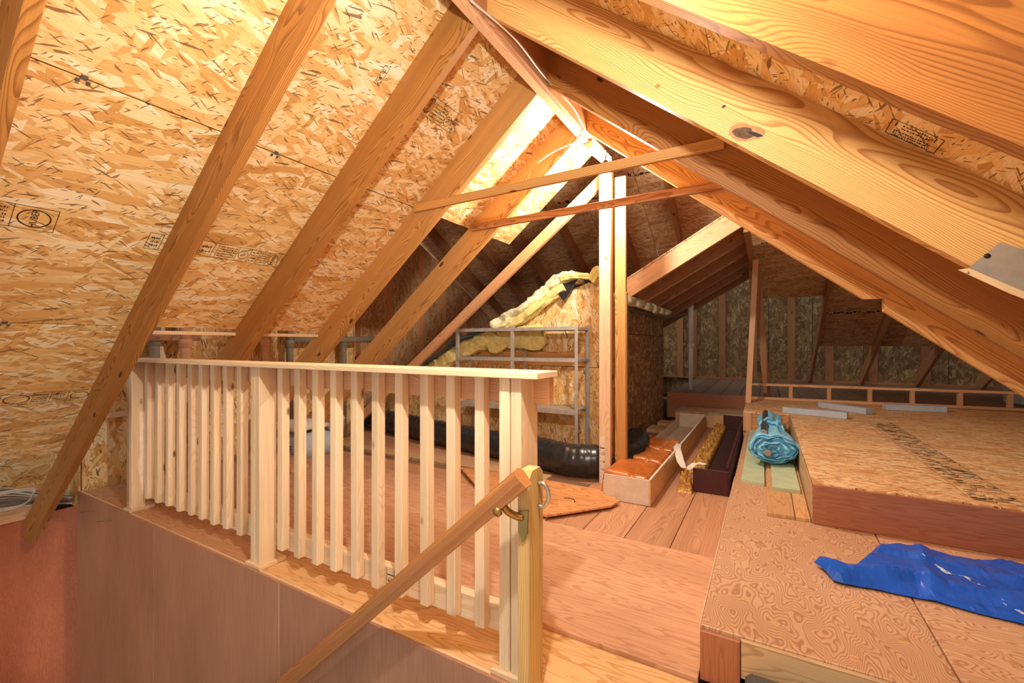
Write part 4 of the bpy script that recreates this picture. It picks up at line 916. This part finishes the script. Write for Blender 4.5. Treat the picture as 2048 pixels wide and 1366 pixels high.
# nails in the knee wall
for k, (x, z) in enumerate(((-3.93, -0.075), (-3.66, -0.085))):
    o = tube('nail', [(x, 1.165, z), (x-0.05, 1.10, z+0.004)], 0.0025, 'nail', seg=6); tag(o, ['bent nail sticking out of the stairwell wall, left one', 'bent nail sticking out of the stairwell wall, right one'][k], 'nail', 'nails in the stairwell wall')
o = ab('carpet_runner', (-0.052, 0.5), (1.20, 1.487), (0.002, 0.082), 'carpet', bev=0.015); tag(o, 'dark grey carpet edge at the foot of the low platform', 'carpet')
o = box('equipment_box', (2.62, 7.3, 0.48), (1, 0.2, 0), (0, 1, 0), (0.32, 0.3, 0.22), 'bin', bev=0.012); tag(o, 'grey equipment box half hidden behind the low rail at right', 'box')

# ------------------------------------------------------------------ stamps printed on the sheathing
def on_left(x, y): return V((x, y, lz(x, ZT)))
def stamp(panel, o, u, v, cells, w, h, circ=(), letters=(), seed=1, lines=()):
    """ink marks in the plane (o,u,v); cells are divider positions, circ (a,b,ra,rb), letters (text,a,b,size,rot)"""
    r = random.Random(seed); vs, fs = [], []; t = 0.0022; nrm = u.cross(v).normalized()
    for b in (0, h): q4(vs, fs, o, u, v, 0, w, b-t/2, b+t/2)
    for a in cells: q4(vs, fs, o, u, v, a-t/2, a+t/2, 0, h)
    for a, b, ra, rb in circ:
        n0 = len(vs)
        for k in range(28):
            th = 2*math.pi*k/28
            for q in (1, 0.9): vs.append(o+u*(a+math.cos(th)*ra*q)+v*(b+math.sin(th)*rb*q))
        for k in range(28): i, j = n0+2*k, n0+2*((k+1) % 28); fs.append((i, j, j+1, i+1))
    for a0, a1, b0, b1, rows in lines:     # rows of unreadable small print
        for k in range(rows):
            bb = b0+(b1-b0)*(k+0.5)/rows; a = a0
            while a < a1:
                l = r.uniform(0.002, 0.006)
                q4(vs, fs, o, u, v, a, min(a+l, a1), bb-(b1-b0)/rows*0.28, bb+(b1-b0)/rows*r.uniform(0.0, 0.3)); a += l+r.uniform(0.001, 0.004)
    s_ = mesh('stamp', vs, fs, 'ink', panel)
    for tx, a, b, size, rot in letters:
        du = (u*math.cos(rot)+v*math.sin(rot)); dv = (-u*math.sin(rot)+v*math.cos(rot))
        text('stamp_letters', tx, size, frame(o+u*a+v*b, du, dv), 'ink', panel)
nl = V((S, 0, -1)).normalized()*0.0008
uL = V((0, 1, 0)); vL = V((1, 0, S)).normalized()
vLd = -vL
P2 = math.pi/2
stamp(PL[1, 1], on_left(-2.553, 0.40)+nl, uL, vL, (0.10, 0.222), 0.222, 0.115, [(0.16, 0.058, 0.048, 0.046)], [('HUBER', 0.16, 0.058, 0.03, P2)], 2, [(0.03, 0.085, 0.015, 0.1, 5)])
stamp(PL[1, 1], on_left(-2.556, 0.93)+nl, uL, vL, (0.0, 0.055), 0.055, 0.1, [], [], 4, [(0.012, 0.045, 0.015, 0.085, 3)])
stamp(PL[1, 1], on_left(-2.548, 1.085)+nl, uL, vL, (0.035, 0.125, 0.145, 0.245, 0.31, 0.36, 0.415, 0.478), 0.478, 0.1, [(0.278, 0.05, 0.025, 0.03), (0.447, 0.05, 0.026, 0.042)], [('HUBER', 0.447, 0.05, 0.023, P2), ('%', 0.278, 0.05, 0.035, P2)], 5, [(0.004, 0.032, 0.01, 0.09, 4), (0.045, 0.115, 0.02, 0.08, 2), (0.152, 0.238, 0.01, 0.09, 5), (0.318, 0.352, 0.01, 0.09, 4), (0.366, 0.41, 0.01, 0.09, 5)])
stamp(PL[2, 0], on_left(-3.52, 0.65)+nl, uL, vL, (0.0, 0.12, 0.19, 0.26), 0.34, 0.1, [(0.06, 0.05, 0.05, 0.04), (0.31, 0.05, 0.04, 0.035)], [], 6, [(0.125, 0.18, 0.01, 0.09, 4), (0.2, 0.25, 0.01, 0.09, 5)])
stamp(PL[0, 1], on_left(-1.60, 1.78)+nl, uL, vL, (0.0, 0.06, 0.115, 0.165, 0.23), 0.27, 0.115, [(0.03, 0.06, 0.025, 0.045), (0.197, 0.045, 0.026, 0.03)], [('HUBER', 0.03, 0.06, 0.024, P2), ('%', 0.197, 0.045, 0.033, P2)], 7, [(0.066, 0.11, 0.01, 0.1, 5), (0.12, 0.16, 0.01, 0.1, 5), (0.235, 0.265, 0.01, 0.1, 3)])
stamp(PL[0, 1], on_left(-1.60, 1.47)+nl, uL, vL, (0.0, 0.03), 0.03, 0.09, [], [], 8, [(0.005, 0.026, 0.02, 0.085, 2)])
nr = V((-S, 0, -1)).normalized()*0.0008
uR = V((1, 0, -S)).normalized(); vR = V((0, -1, 0))
orr = V((0.288, 1.572, rz(0.288, ZT)))+nr
stamp(PR[1, 1], orr, uR, vR, (0.0, 0.128), 0.128, 0.085, [], [('I', 0.014, 0.064, 0.03, 0), ('I', 0.112, 0.064, 0.03, 0)], 9, [(0.03, 0.098, 0.048, 0.08, 2), (0.015, 0.11, 0.0, 0.04, 3), (0.0, 0.128, 0.0425, 0.0435, 1)])
# print rows on the shaded far-slope panels
def far_print(x0, x1, y, seed):
    r = random.Random(seed); vs, fs = [], []; v = V((0, -1, FS)).normalized(); o = V((0, y, fz(y, 0.199)))
    x = x0
    while x < x1:
        l = r.uniform(0.01, 0.05); b = r.uniform(0, 0.03); q4(vs, fs, o, V((1, 0, 0)), v, x, x+l, b, b+r.uniform(0.01, 0.05)); x += l+r.uniform(0.004, 0.02)
    m = mesh('stamp', vs, fs, 'ink', ceil_f); m['kind'] = 'stuff'
for a in ((-1.5, -0.98, 5.0, 1), (-0.05, 0.66, 6.25, 2), (0.76, 1.4, 7.75, 3), (1.5, 2.1, 7.75, 4), (-2.3, -1.7, 5.2, 5)): far_print(*a)
